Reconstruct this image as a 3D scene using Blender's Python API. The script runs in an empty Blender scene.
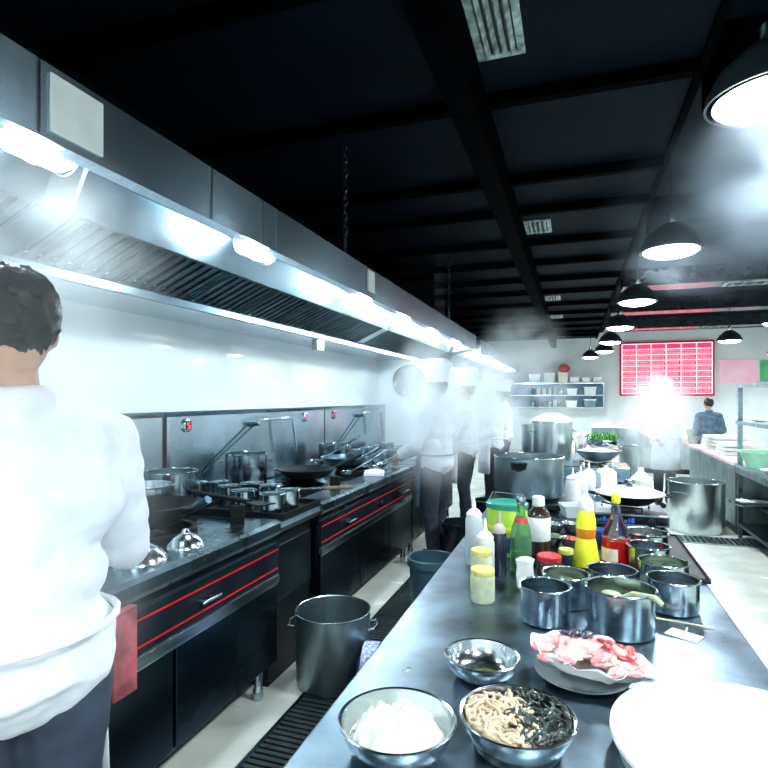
import bpy, math, random
from mathutils import Vector, Matrix, noise
random.seed(7)
PI = math.pi
scn = bpy.context.scene
COL = scn.collection
F = 556.0; HOR = 398.0; EYE = 1.5
TH = math.atan(189.3/F); CS = math.cos(TH); SN = math.sin(TH)

def T(px, py, z):
    """where a photo point lies on the level z"""
    d = F*(EYE-z)/(py-HOR); lat = (px-384.0)*d/F
    return (lat*CS-d*SN, lat*SN+d*CS)
def D(px, d):
    lat = (px-384.0)*d/F
    return (lat*CS-d*SN, lat*SN+d*CS)
def dist(py, z): return F*(EYE-z)/(py-HOR)
def rad(rx, px, d): return rx*d/F*math.cos(math.atan((px-384.0)/F))

# ------------------------------------------------------------ camera
cd = bpy.data.cameras.new('camera'); cam = bpy.data.objects.new('camera', cd); COL.objects.link(cam)
cam.location = (0, 0, EYE); cam.rotation_euler = (PI/2, 0, TH)
cd.sensor_width = 36; cd.lens = 36*F/768; cd.shift_y = 14.0/768; cd.clip_start = .02
scn.camera = cam
scn.view_settings.view_transform = 'Standard'; scn.view_settings.look = 'None'
scn.view_settings.gamma = 1; scn.view_settings.use_curve_mapping = False
scn.view_settings.exposure = -0.25
scn.cycles.volume_bounces = 3
w = bpy.data.worlds.new('world'); scn.world = w; w.use_nodes = True
w.node_tree.nodes['Background'].inputs[0].default_value = (.35, .6, .9, 1)
w.node_tree.nodes['Background'].inputs[1].default_value = .02

# ------------------------------------------------------------ materials
MATS = {}
def mat(name, col, metal=0, rough=.5, var=.12, scale=12, bump=.0, bscale=60, emis=None, es=0, trans=0, alpha=1,
        stretch=None, rvar=0, coat=0, ior=1.45, ss=0, col2=None):
    if name in MATS: return MATS[name]
    m = bpy.data.materials.new(name); m.use_nodes = True
    nt = m.node_tree; N = nt.nodes; L = nt.links
    b = N['Principled BSDF']
    tc = N.new('ShaderNodeTexCoord'); mp = N.new('ShaderNodeMapping')
    L.new(tc.outputs['Object'], mp.inputs[0])
    if stretch: mp.inputs['Scale'].default_value = stretch
    nz = N.new('ShaderNodeTexNoise'); nz.inputs['Scale'].default_value = scale; nz.inputs['Detail'].default_value = 4
    L.new(mp.outputs[0], nz.inputs['Vector'])
    cr = N.new('ShaderNodeValToRGB')
    c2 = col2 if col2 else tuple(max(0, c*(1-var*2)) for c in col)
    cr.color_ramp.elements[0].position = .35; cr.color_ramp.elements[1].position = .65
    cr.color_ramp.elements[0].color = (*c2, 1); cr.color_ramp.elements[1].color = (*[min(1, c*(1+var*.4)) for c in col], 1)
    L.new(nz.outputs['Fac'], cr.inputs[0]); L.new(cr.outputs[0], b.inputs['Base Color'])
    b.inputs['Metallic'].default_value = metal; b.inputs['Roughness'].default_value = rough
    b.inputs['IOR'].default_value = ior
    if rvar:
        mr = N.new('ShaderNodeMapRange'); mr.inputs[3].default_value = max(.02, rough-rvar); mr.inputs[4].default_value = rough+rvar
        L.new(nz.outputs['Fac'], mr.inputs[0]); L.new(mr.outputs[0], b.inputs['Roughness'])
    if bump:
        n2 = N.new('ShaderNodeTexNoise'); n2.inputs['Scale'].default_value = bscale; n2.inputs['Detail'].default_value = 3
        L.new(mp.outputs[0], n2.inputs['Vector'])
        bp = N.new('ShaderNodeBump'); bp.inputs['Strength'].default_value = bump; bp.inputs['Distance'].default_value = .004
        L.new(n2.outputs['Fac'], bp.inputs['Height']); L.new(bp.outputs[0], b.inputs['Normal'])
    if emis: b.inputs['Emission Color'].default_value = (*emis, 1); b.inputs['Emission Strength'].default_value = es
    b.inputs['Transmission Weight'].default_value = trans; b.inputs['Alpha'].default_value = alpha
    b.inputs['Coat Weight'].default_value = coat
    if ss: b.inputs['Subsurface Weight'].default_value = ss; b.inputs['Subsurface Scale'].default_value = .02
    MATS[name] = m; return m
RAIL = mat('rail_steel', (.12, .17, .20), 1, .3, .1, 5)
PANELST = mat('light_panel_steel', (.28, .40, .47), 1, .24, .12, 4, rvar=.05)
RTOP = mat('range_top_steel', (.24, .33, .39), 1, .28, .2, 6, .05, 40, rvar=.08)
STEEL = mat('brushed_steel', (.48, .58, .63), 1, .17, .1, 8, .05, 90, stretch=(1, 1, 8), rvar=.06)
HOODST = mat('hood_steel', (.42, .56, .65), 1, .24, .08, 3, .02, 30, rvar=.06)
UNDER = mat('hood_underside_steel', (.62, .74, .78), 1, .22, .08, 4, .03, 30)
SPLASH = mat('splashback_steel', (.46, .57, .62), 1, .22, .12, 3, .03, 25, rvar=.05)
TABLE = mat('table_steel', (.21, .29, .36), 1, .33, .25, 6, .08, 40, rvar=.12)
MIRROR = mat('polished_steel', (.72, .80, .83), 1, .17, .08, 10, .03, 60)
DULL = mat('dull_aluminium', (.36, .45, .47), 1, .38, .2, 9, .15, 30, stretch=(1, 1, .4))
DARKST = mat('dark_steel', (.09, .14, .18), 1, .3, .2, 5, .05, 40, rvar=.08)
FRONT = mat('stove_front_steel', (.05, .085, .12), 1, .26, .15, 3, .04, 20, rvar=.08)
NAVY = mat('dark_navy_enamel', (.008, .013, .02), 0, .25, .2, 6)
BLACK = mat('black_iron', (.006, .008, .011), 0, .5, .3, 20, .1, 60, ior=1.3)
BLACKG = mat('black_gloss', (.006, .008, .012), 0, .15, .2, 8)
RED = mat('red_line', (.7, .01, .02), 0, .3, .1)
CEIL = mat('dark_ceiling_panel', (.0028, .0068, .0125), 0, .6, .2, 2, .05, 10, ior=1.25)
JOIST = mat('dark_joist', (.0006, .0009, .0015), 0, .7, .2, ior=1.1)
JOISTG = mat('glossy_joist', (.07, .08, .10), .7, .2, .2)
WALLM = mat('white_wall', (.78, .84, .87), 0, .16, .03, 2, coat=.3)
WALLD = mat('dark_upper_wall', (.003, .005, .008), 0, .6, .1, ior=1.2)
WALLP = mat('painted_wall', (.84, .89, .90), 0, .6, .04, 2)
FLOORM = mat('floor_tiles', (.60, .64, .58), 0, .25, .08, 4, .05, 20, rvar=.08)
WHITE = mat('white_plastic', (.85, .87, .88), 0, .35, .03)
CREAM = mat('cream_plastic', (.8, .74, .62), 0, .4, .04)
CLOTH = mat('white_cloth', (.80, .83, .88), 0, .85, .05, 14, .3, 40)
GREYCL = mat('grey_blue_cloth', (.10, .17, .24), 0, .9, .2, 14, .3, 40)
DARKCL = mat('dark_trousers', (.022, .03, .045), 0, .9, .2, 14, .3, 40)
SKIN = mat('skin', (.55, .33, .24), 0, .5, .08, 10, .05, 80, ss=.1)
HAIR = mat('black_hair', (.012, .011, .012), 0, .5, .2, 40, .4, 90)
WOOD = mat('wood_handle', (.22, .12, .05), 0, .5, .3, 20, stretch=(1, 1, 6))
BAMBOO = mat('bamboo', (.62, .55, .38), 0, .5, .1, 30)
LAMP = mat('lamp_glow', (1, 1, 1), 0, .3, 0, emis=(.86, .96, 1), es=70)
HLAMP = mat('hood_lamp_glow', (1, 1, 1), 0, .3, 0, emis=(.84, .97, 1), es=40)
GLASS = mat('clear_glass', (.9, .97, .96), 0, .05, 0, trans=1, ior=1.3)
GLASSG = mat('green_bottle_glass', (.25, .62, .28), 0, .08, .1, trans=.75, ior=1.3)
CLEARP = mat('milky_plastic', (.75, .82, .84), 0, .35, .03, trans=.35)
LIME = mat('lime_tin', (.45, .75, .06), 0, .35, .1, 8)
TEALP = mat('teal_lid', (.03, .28, .2), 0, .3, .15, 10)
YEL = mat('yellow_label', (.85, .85, .04), 0, .3, .05)
OR = mat('orange_label', (.75, .22, .02), 0, .3, .05)
REDP = mat('red_plastic', (.6, .03, .03), 0, .3, .1)
REDLIQ = mat('red_vinegar', (.45, .008, .008), 0, .12, .1, coat=.4)
DARKLIQ = mat('dark_sauce', (.015, .02, .035), 0, .15, .1, coat=.4)
BROWNG = mat('brown_bottle', (.035, .02, .015), 0, .12, .1, coat=.5)
LIDY = mat('pale_yellow_lid', (.78, .75, .22), 0, .35, .2, 30)
BLUEP = mat('blue_plastic', (.03, .12, .42), 0, .35, .1)
TEALB = mat('slate_blue_plastic', (.035, .09, .12), 0, .4, .15)
MINT = mat('mint_plastic', (.42, .82, .58), 0, .3, .06, trans=.2)
PALEY = mat('jar_paste', (.62, .66, .45), 0, .4, .15, 20)
GREENV = mat('green_leaves', (.08, .38, .06), 0, .5, .5, 40, .3, 50)
HERB = mat('chopped_herbs', (.07, .10, .025), 0, .5, .6, 60, .6, 90)
DARKF = mat('dark_pickles', (.06, .05, .04), 0, .35, .6, 50, .6, 90)
CHILI = mat('red_chili', (.6, .05, .03), 0, .35, .4, 50, .5, 90)
BROTH = mat('dark_broth', (.06, .06, .05), 0, .08, .3, 20)
FLOUR = mat('white_starch', (.70, .70, .64), 0, .9, .05, 20, .6, 60)
NOOD = mat('pale_noodles', (.66, .53, .37), 0, .4, .12, 30)
SEAW = mat('grey_green_seaweed', (.05, .07, .065), 0, .3, .5, 30)
FISH = mat('pink_fish', (.72, .58, .55), 0, .3, .2, 26, .3, 40, col2=(.70, .22, .22))
FISHR = mat('red_fish', (.72, .10, .11), 0, .3, .3, 40, .3, 40)
FISHD = mat('dark_fish_skin', (.07, .06, .10), 0, .25, .3, 40)
BAG = mat('clear_bag', (.90, .88, .86), 0, .3, .05, 8, .4, 14, trans=.1)
BOARDW = mat('board_white', (.88, .89, .88), 0, .3, .02)
BOARDS = mat('board_edge_green', (.30, .50, .47), 0, .25, .15, 14)
GRATE = mat('drain_grate', (.035, .05, .055), .3, .45, .2)
SHADE = mat('lamp_shade_dark', (.02, .03, .035), 0, .35, .1)
VENTM = mat('vent_aluminium', (.45, .56, .54), .2, .5, .35, 16)
VENTD = mat('vent_dark', (.012, .02, .02), 0, .6, .2)
MENU = mat('menu_red', (.7, .02, .06), 0, .3, .1, 3, emis=(1.0, .03, .12), es=1.6)
MENUC = mat('menu_cell', (.9, .45, .52), 0, .3, .3, 3, emis=(1, .33, .42), es=.9)
MENUL = mat('menu_line', (1, .85, .88), 0, .3, 0, emis=(1, .75, .8), es=1.4)
MENUF = mat('menu_frame', (.35, .01, .04), 0, .3, .1, emis=(.5, .0, .03), es=.35)
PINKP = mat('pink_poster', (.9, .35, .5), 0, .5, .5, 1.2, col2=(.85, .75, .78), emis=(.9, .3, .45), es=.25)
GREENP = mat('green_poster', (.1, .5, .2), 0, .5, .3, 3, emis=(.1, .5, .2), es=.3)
DIGIT = mat('red_digit', (1, .05, .1), 0, .3, 0, emis=(1, .04, .1), es=4)
PINKTOP = mat('pale_pink_top', (.75, .55, .6), 0, .25, .06)
ORANGE = mat('orange_red_paint', (.8, .15, .07), 0, .4, .1)
PAPER = mat('paper', (.78, .82, .80), 0, .7, .05, 10)
GRID = mat('blue_white_pattern', (.55, .62, .8), 0, .4, .5, 70, col2=(.06, .1, .4))

# ------------------------------------------------------------ mesh builder
for q in (CEIL, JOIST, WALLD): q.node_tree.nodes['Principled BSDF'].inputs['Specular IOR Level'].default_value = .12
def aniso(m, amt, r):
    b = m.node_tree.nodes['Principled BSDF']; b.inputs['Anisotropic'].default_value = amt
    for l in list(b.inputs['Roughness'].links): m.node_tree.links.remove(l)
    b.inputs['Roughness'].default_value = r
    c = m.node_tree.nodes.new('ShaderNodeCombineXYZ'); c.inputs[2].default_value = 1; m.node_tree.links.new(c.outputs[0], b.inputs['Tangent'])
aniso(HOODST, .85, .24); aniso(SPLASH, .8, .22)
class MB:
    def __init__(s): s.v = []; s.f = []
    def add(s, vs, fs):
        o = len(s.v); s.v += [tuple(v) for v in vs]; s.f += [tuple(i+o for i in f) for f in fs]; return s
    def box(s, a, b, M=None, bev=0):
        x0, y0, z0 = a; x1, y1, z1 = b
        if x0 > x1: x0, x1 = x1, x0
        if y0 > y1: y0, y1 = y1, y0
        if z0 > z1: z0, z1 = z1, z0
        vs = [Vector(p) for p in ((x0,y0,z0),(x1,y0,z0),(x1,y1,z0),(x0,y1,z0),(x0,y0,z1),(x1,y0,z1),(x1,y1,z1),(x0,y1,z1))]
        if M: vs = [M @ v for v in vs]
        return s.add(vs, [(0,3,2,1),(4,5,6,7),(0,1,5,4),(1,2,6,5),(2,3,7,6),(3,0,4,7)])
    def lathe(s, prof, n=32, c=(0,0,0), close=False, sx=1, sy=1, M=None):
        vs = []; fs = []
        for r, z in prof:
            for k in range(n):
                a = 2*PI*k/n; p = Vector((c[0]+r*sx*math.cos(a), c[1]+r*sy*math.sin(a), c[2]+z))
                vs.append(M @ p if M else p)
        m = len(prof)
        for i in range(m-1):
            for k in range(n):
                k2 = (k+1) % n
                fs.append((i*n+k, i*n+k2, (i+1)*n+k2, (i+1)*n+k))
        fs.append(tuple(reversed(range(n)))); fs.append(tuple((m-1)*n+k for k in range(n)))
        return s.add(vs, fs)
    def tube(s, pts, r, n=10, closed=False):
        pts = [Vector(p) for p in pts]; m = len(pts); vs = []; fs = []
        rs = r if isinstance(r, (list, tuple)) else [r]*m
        up = None
        for i, p in enumerate(pts):
            if closed: t = pts[(i+1) % m]-pts[i-1]
            else: t = (pts[min(i+1, m-1)]-pts[max(i-1, 0)])
            t.normalize()
            if up is None:
                up = Vector((0,0,1)) if abs(t.z) < .9 else Vector((1,0,0))
            u = up - t*up.dot(t)
            if u.length < 1e-5: u = t.orthogonal()
            u.normalize(); up = u; v = t.cross(u)
            for k in range(n):
                a = 2*PI*k/n; vs.append(p+u*(rs[i]*math.cos(a))+v*(rs[i]*math.sin(a)))
        seg = m if closed else m-1
        for i in range(seg):
            j = (i+1) % m
            for k in range(n):
                k2 = (k+1) % n; fs.append((i*n+k, i*n+k2, j*n+k2, j*n+k))
        if not closed:
            fs.append(tuple(reversed(range(n)))); fs.append(tuple((m-1)*n+k for k in range(n)))
        return s.add(vs, fs)
    def cap(s, p0, r0, p1, r1, n=12, h=3):
        """tapered limb with round ends"""
        p0 = Vector(p0); p1 = Vector(p1); t = (p1-p0)
        if t.length < 1e-6: t = Vector((0,0,1e-4))
        t.normalize()
        pts = []; rs = []
        for i in range(h): a = PI/2*(1-i/h); pts.append(p0-t*(r0*math.sin(a))); rs.append(max(.0005, r0*math.cos(a)))
        pts.append(p0); rs.append(r0); pts.append(p1); rs.append(r1)
        for i in range(1, h+1): a = PI/2*i/h; pts.append(p1+t*(r1*math.sin(a))); rs.append(max(.0005, r1*math.cos(a)))
        return s.tube(pts, rs, n)
    def ell(s, c, r, n=16, m=10, M=None, nz=0, ns=5):
        vs = []; fs = []
        R = r if isinstance(r, (list, tuple)) else (r, r, r)
        for i in range(m+1):
            ph = PI*i/m
            for k in range(n):
                a = 2*PI*k/n; u = Vector((math.sin(ph)*math.cos(a), math.sin(ph)*math.sin(a), math.cos(ph)))
                q = 1+(nz*noise.noise(u*ns+Vector(c)*7) if nz else 0)
                p = Vector((u.x*R[0]*q, u.y*R[1]*q, u.z*R[2]*q))
                if M: p = M @ p
                vs.append(p+Vector(c))
        for i in range(m):
            for k in range(n):
                k2 = (k+1) % n; fs.append((i*n+k, (i+1)*n+k, (i+1)*n+k2, i*n+k2))
        return s.add(vs, fs)
    def prism(s, poly, y0, y1, axis='Y'):
        """extrude the outline along Y (outline in X,Z) or Z (outline in X,Y)"""
        n = len(poly)
        if axis == 'Y': vs = [(x, y0, z) for x, z in poly]+[(x, y1, z) for x, z in poly]
        elif axis == 'X': vs = [(y0, x, z) for x, z in poly]+[(y1, x, z) for x, z in poly]
        else: vs = [(x, y, y0) for x, y in poly]+[(x, y, y1) for x, y in poly]
        fs = [tuple(range(n)), tuple(reversed(range(n, 2*n)))]
        for i in range(n): j = (i+1) % n; fs.append((i, i+n, j+n, j))
        return s.add(vs, fs)
    def build(s, name, m, parent=None, smooth=True, bevel=0, loc=None, rot=None):
        me = bpy.data.meshes.new(name); me.from_pydata(s.v, [], s.f); me.validate(); me.update()
        import bmesh
        bm = bmesh.new(); bm.from_mesh(me); bmesh.ops.recalc_face_normals(bm, faces=bm.faces); bm.to_mesh(me); bm.free()
        me.materials.append(m)
        if smooth:
            for p in me.polygons: p.use_smooth = True
            try: me.set_sharp_from_angle(angle=math.radians(38))
            except Exception: pass
        o = bpy.data.objects.new(name, me); COL.objects.link(o)
        if parent: o.parent = parent
        if loc: o.location = loc
        if rot: o.rotation_euler = rot
        if bevel:
            b = o.modifiers.new('bevel', 'BEVEL'); b.width = bevel; b.segments = 2; b.limit_method = 'ANGLE'
        return o
def tag(o, label, cat, group=None, kind=None):
    if label: o['label'] = label
    if cat: o['category'] = cat
    if group: o['group'] = group
    if kind: o['kind'] = kind
    return o
def thing(name, label, cat, loc=(0,0,0), rz=0, group=None):
    o = bpy.data.objects.new(name, None); COL.objects.link(o); o.location = loc; o.rotation_euler = (0, 0, rz)
    o.empty_display_size = .05
    return tag(o, label, cat, group)
def struct(name, mb, m, **k):
    o = mb.build(name, m, **k); o['kind'] = 'structure'; return o
def solo(name, mb, m, label, cat, loc=(0,0,0), rz=0, group=None, kind=None, **k):
    return tag(mb.build(name, m, loc=loc, rot=(0,0,rz), **k), label, cat, group, kind)
def light(name, kind, loc, energy, col=(.85,.95,1), size=.2, rot=(0,0,0), parent=None, blend=.5, angle=None):
    l = bpy.data.lights.new(name, kind); l.energy = energy; l.color = col
    if kind == 'AREA': l.shape = 'DISK'; l.size = size
    elif kind in ('POINT', 'SPOT'): l.shadow_soft_size = size
    if kind == 'SPOT': l.spot_size = angle; l.spot_blend = blend
    o = bpy.data.objects.new(name, l); COL.objects.link(o); o.location = loc; o.rotation_euler = rot
    if parent: o.parent = parent
    return o

# ------------------------------------------------------------ the room
YB = 16.8; XW = -2.45; XRW = 6.2; ZC = 3.2; Y0 = -2.2
struct('floor', MB().box((XW-.2, Y0-.2, -.1), (XRW+.2, YB+.2, 0)), FLOORM, smooth=False)
struct('wall_left', MB().box((XW-.2, Y0-.2, 0), (XW, YB+.2, 2.2)), WALLM, smooth=False)
struct('wall_left_upper', MB().box((XW-.2, Y0-.2, 2.2), (XW, YB+.2, 3.6)), WALLD, smooth=False)
struct('wall_back', MB().box((XW, YB, 0), (XRW+.2, YB+.2, 3.6)), WALLP, smooth=False)
struct('wall_right', MB().box((XRW, Y0, 0), (XRW+.2, YB, 3.6)), WALLP, smooth=False)
struct('wall_front', MB().box((XW, Y0-.2, 0), (XRW+.2, Y0, 3.6)), WALLP, smooth=False)
struct('wall_pillar', MB().box((XW, 6.95, 0), (-1.72, 7.4, 2.0)), WALLM, smooth=False)
c = MB().box((XW-.2, Y0-.2, 3.34), (XRW+.2, YB+.2, 3.6)); c.box((XW, Y0, ZC), (.6, YB, 3.34))
struct('ceiling', c, CEIL, smooth=False)
struct('trim_1', MB().box((-.60, Y0, 2.95), (-.46, YB, ZC)), JOIST, smooth=False)
n = 2
for y in (-1.6, -.4, .9, 2.05, 3.15, 4.35, 5.1, 6.15, 7.1, 8.1, 9.1, 10.3, 11.4, 12.5, 13.6, 14.7, 15.5):
    struct('trim_%d' % n, MB().box((XW, y-.03, 3.13), (-.60, y+.03, ZC)).box((-.46, y-.03, 3.13), (.6, y+.03, ZC)), JOIST, smooth=False)
    n += 1
struct('trim_%d' % n, MB().box((.6, Y0, 3.17), (.64, YB, 3.34)), JOIST, smooth=False); n += 1
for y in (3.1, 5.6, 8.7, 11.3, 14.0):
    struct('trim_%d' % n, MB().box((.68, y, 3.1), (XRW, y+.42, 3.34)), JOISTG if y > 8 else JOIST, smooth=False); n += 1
# drain trench along the table and across the aisle
def grate(name, x0, y0, x1, y1, alongx, label):
    t = thing(name, label, 'floor drain', ((x0+x1)/2, (y0+y1)/2, 0))
    hx = (x1-x0)/2; hy = (y1-y0)/2
    MB().box((-hx, -hy, .0), (hx, hy, .004)).build('channel', BLACKG, t, smooth=False)
    m = MB(); f = .018
    m.box((-hx, -hy, .004), (hx, -hy+f, .014)).box((-hx, hy-f, .004), (hx, hy, .014)).box((-hx, -hy+f, .004), (-hx+f, hy-f, .014)).box((hx-f, -hy+f, .004), (hx, hy-f, .014))
    m.build('frame', DARKST if not alongx else STEEL, t, smooth=False)
    m = MB()
    if alongx:
        p = -hx+.05
        while p < hx-.05: m.box((p, -hy+f, .005), (p+.022, hy-f, .012)); p += .05
    else:
        p = -hy+.03
        while p < hy-.03: m.box((-hx+f, p, .005), (hx-f, p+.022, .012)); p += .035
    m.build('grating', DULL if alongx else GRATE, t, smooth=False)
grate('floor_drain', -1.29, .3, -.86, 9.5, False, 'long dark slotted drain running along the aisle floor beside the steel table')
grate('floor_drain', .95, 6.46, 2.1, 6.76, True, 'pale slotted drain grating across the floor in front of the big stock pot')

# ------------------------------------------------------------ extraction hood
def hood(y0, y1, label, secs, end=True):
    t = thing('extraction_hood', label, 'extractor hood', (-1.9, (y0+y1)/2, 2.0))
    ox, oy, oz = t.location; P = lambda X, Z: (X-ox, Z-oz)
    a, b = y0-oy, y1-oy
    MB().prism([P(-1.30,2.175), P(-1.30,2.375), P(-1.33,2.375), P(-1.33,2.195), P(-1.36,2.195), P(-1.36,2.175)], a, b).build('front_fascia', HOODST, t, smooth=False)
    MB().prism([P(-1.33,2.345), P(-1.33,2.372), P(XW,2.372), P(XW,2.345)], a, b).build('top_panel', DARKST, t, smooth=False)
    MB().prism([P(-2.0,1.985), P(-1.96,1.985), P(-1.96,2.02), P(-1.99,2.04), P(-2.02,2.04)], a, b).build('grease_rail', RAIL, t, smooth=False)
    MB().prism([P(-2.02,1.995), P(-2.02,2.02), P(XW,2.02), P(XW,1.995)], a, b).build('rear_underside', UNDER, t, smooth=False)
    for (s0, s1) in secs:
        MB().prism([P(-1.60,2.29), P(-1.67,2.147), P(-1.69,2.15), P(-1.62,2.31), P(-1.345,2.31), P(-1.345,2.30)], s0-oy, s1-oy).build('light_panel', PANELST, t, smooth=False)
        # baffle filters
        ln = s1-s0; nf = max(1, round(ln/.5)); fl = ln/nf
        for q in range(nf):
            m = MB(); ya = s0-oy+q*fl+.006; yb = ya+fl-.012
            p0 = Vector((-1.68-ox, 0, 2.147-oz)); p1 = Vector((-1.97-ox, 0, 2.02-oz)); dd = (p1-p0).normalized(); nn = Vector((dd.z, 0, -dd.x))
            if nn.z < 0: nn = -nn
            def bar(s_, e_, u, v, h0, h1):
                vs = []
                for yy in (u, v):
                    for pt, hh in ((p0+dd*s_, h0), (p0+dd*e_, h0), (p0+dd*e_, h1), (p0+dd*s_, h1)):
                        q_ = pt+nn*hh; vs.append((q_.x, yy, q_.z))
                m.add(vs, [(0,1,2,3),(7,6,5,4),(0,4,5,1),(1,5,6,2),(2,6,7,3),(3,7,4,0)])
            LL = (p1-p0).length
            bar(0, .012, ya, yb, 0, .03); bar(LL-.012, LL, ya, yb, 0, .03)
            bar(.012, LL-.012, ya, ya+.012, 0, .03); bar(.012, LL-.012, yb-.012, yb, 0, .03)
            nb = 7; st = (yb-ya-.024)/nb
            for w_ in range(nb): bar(.012, LL-.012, ya+.012+w_*st+st*.42, ya+.012+(w_+1)*st, .006, .016)
            fo = m.build('baffle_filter', FRONT if False else MATS['filter_steel'], t, smooth=False)
            m = MB(); bar(.01, LL-.01, ya+.01, yb-.01, .045, .05); m.build('backing', BLACK, fo, smooth=False)
    for yy in (a+.01, b-.02):
        MB().prism([P(-1.33,2.345), P(-1.33,2.20), P(-1.36,2.20), P(-1.68,2.147), P(-1.97,2.02), P(-2.02,2.02), P(XW,2.02), P(XW,2.345)], yy, yy+.01).build('end_panel', UNDER, t, smooth=False)
    for (s0, s1), (u0, u1) in zip(secs[:-1], secs[1:]):
        MB().prism([P(-1.60,2.31), P(-1.68,2.147), P(-1.97,2.02), P(-2.02,2.02), P(-2.02,2.31)], s1-oy, u0-oy).build('divider', UNDER, t, smooth=False)
    return t, P, oy
mat('filter_steel', (.12, .185, .21), 1, .3, .2, 14)
hd, P, oy = hood(-.8, 7.87, 'long stainless steel extractor hood over the wok ranges, with dark baffle filters', [(-.7, 1.38), (1.5, 4.9), (5.05, 7.75)])
# seams and stuck-on plates of the fascia
for px in (38, 211, 262, 277, 365):
    d = F*1.3/(CS*(573.3-px)); Y = (d-1.3*SN)/CS
    MB().box((.596, Y-oy-.004, .18), (.604, Y-oy+.004, .372)).build('seam', MIRROR, hd, smooth=False)
for px0, px1, z0, z1 in ((49, 102, 2.20, 2.355), (368, 374, 2.22, 2.36)):
    ys = [(F*1.3/(CS*(573.3-px))-1.3*SN)/CS for px in (px0, px1)]
    MB().box((.6, ys[0]-oy, z0-2.0), (.607, ys[1]-oy, z1-2.0)).build('plate', PAPER, hd, smooth=False, bevel=.003)
hd2, _, oy2 = hood(8.25, 14.5, 'second shorter looking steel hood further down the line, half lost in steam', [(8.35, 14.4)])
# hood lamps
def hoodlamp(Y, label, en=32):
    t = thing('hood_lamp', label, 'lamp', (-1.46, Y, 2.25), group='lamps under the extractor hood')
    m = MB(); m.cap((0, -.07, -.02), .052, (0, .07, -.02), .052, 16, 5); m.build('bulb', HLAMP, t)
    MB().box((-.03, -.03, .03), (.03, .03, .049)).build('socket', WHITE, t, bevel=.004)
    for s in (-.1, 0, .1):
        MB().tube([(.058*math.cos(a), s, -.02+.058*math.sin(a)) for a in [i*PI/8 for i in range(16)]], .0025, 6, True).build('guard_wire', MIRROR, t)
    light('hood_light', 'POINT', (0, 0, -.09), en, (.84, .96, 1), .05, parent=t)
pl = [(35, 'lamp nearest the camera'), (256, 'second lamp from the near end'), (364, 'third lamp from the near end'), (404, 'fourth lamp, above the far wok range'), (433, 'fifth lamp, near the pillar'), (456, 'last lamp before the hood ends')]
for px, s in pl:
    d = F*1.46/(CS*(573.3-px)); hoodlamp((d-1.46*SN)/CS, 'glowing hood %s' % s if not s.startswith('lamp') else 'glowing hood %s, over the cook in front' % s)
for i, Y in enumerate((8.8, 10.1, 11.4, 12.7, 14.0)):
    hoodlamp(Y, 'glowing lamp under the far hood, %s' % ('closest to the near hood', 'second along', 'in the middle', 'next to last', 'nearest the back wall')[i], 22)
# box fixed under the grease rail
solo('junction_box', MB().box((-.03, -.06, -.09), (.03, .06, 0)), STEEL, 'small square steel box fixed under the rear rail of the hood', 'box', (-2.0, (F*2.0/(CS*(573.3-318))-2.0*SN)/CS, 1.984), smooth=False, bevel=.004)
# duct above the hood
solo('exhaust_duct', MB().box((-.25, -.3, 0), (.25, .3, 3.2-2.375)), STEEL, 'square steel exhaust duct rising from the hood to the ceiling', 'duct', (-1.9, 7.1, 2.373), smooth=False)
for px, py, s in ((345, 190, 'nearer'), (449, 283, 'farther')):
    d = F*1.42/(CS*(573.3-px)); Y = (d-1.42*SN)/CS
    t = thing('hanging_chain', '%s dark chain holding the hood from the ceiling' % s, 'chain', (-1.42, Y, 2.373))
    z = 0.0; q = 0
    m = MB().tube([(0,0,0), (0,0,.16)], .012, 8); m.build('turnbuckle', DARKST, t); z = .15
    while z < ZC-2.373-.04:
        pts = [((.016*math.cos(a) if q % 2 else 0), (0 if q % 2 else .016*math.cos(a)), z+.03+.03*math.sin(a)) for a in [i*PI/5 for i in range(10)]]
        MB().tube(pts, .004, 6, True).build('link', DARKST, t); z += .047; q += 1
    MB().tube([(0,0,z-.01), (0,0,ZC-2.373-.002)], .005, 6).build('hook', DARKST, t)

# ------------------------------------------------------------ ceiling vents and lamps
def vent(x, y, sx, sy, z, label, rows=4):
    t = thing('air_vent', label, 'air vent', (x, y, z-.012), group='air vents in the dark ceiling')
    hx, hy = sx/2, sy/2; f = .035
    m = MB(); m.box((-hx,-hy,0),(hx,-hy+f,.012)).box((-hx,hy-f,0),(hx,hy,.012)).box((-hx,-hy+f,0),(-hx+f,hy-f,.012)).box((hx-f,-hy+f,0),(hx,hy-f,.012))
    m.build('frame', VENTM, t, smooth=False)
    MB().box((-hx+f,-hy+f,.008),(hx-f,hy-f,.012)).build('backing', VENTD, t, smooth=False)
    for i in range(rows):
        xx = -hx+f+(i+.5)*(sx-2*f)/rows
        MB().box((-.004,-hy+f,-.016),(.004,hy-f,.016), Matrix.Translation((xx,0,.0)) @ Matrix.Rotation(.6,4,'Y')).build('louvre', VENTM, t, smooth=False)
vent(-.335, 2.35, .23, .9, 3.2, 'large soot-stained square vent, nearest the camera beside the beam')
vent(-.33, 5.70, .25, .42, 3.2, 'small louvred vent, second from the camera beside the beam')
vent(-.33, 9.85, .25, .42, 3.2, 'third louvred vent from the camera beside the beam')
vent(-.33, 12.1, .25, .42, 3.2, 'fourth vent along the beam')
vent(-.33, 15.95, .25, .42, 3.2, 'last small vent along the beam, near the back wall')
vent(2.3, 8.92, .6, .3, 3.1, 'pinkish vent under a cross beam right of the pendant lamps')
vent(3.0, 14.2, .7, .3, 3.1, 'pinkish vent under the last cross beam above the red menu board')
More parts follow.
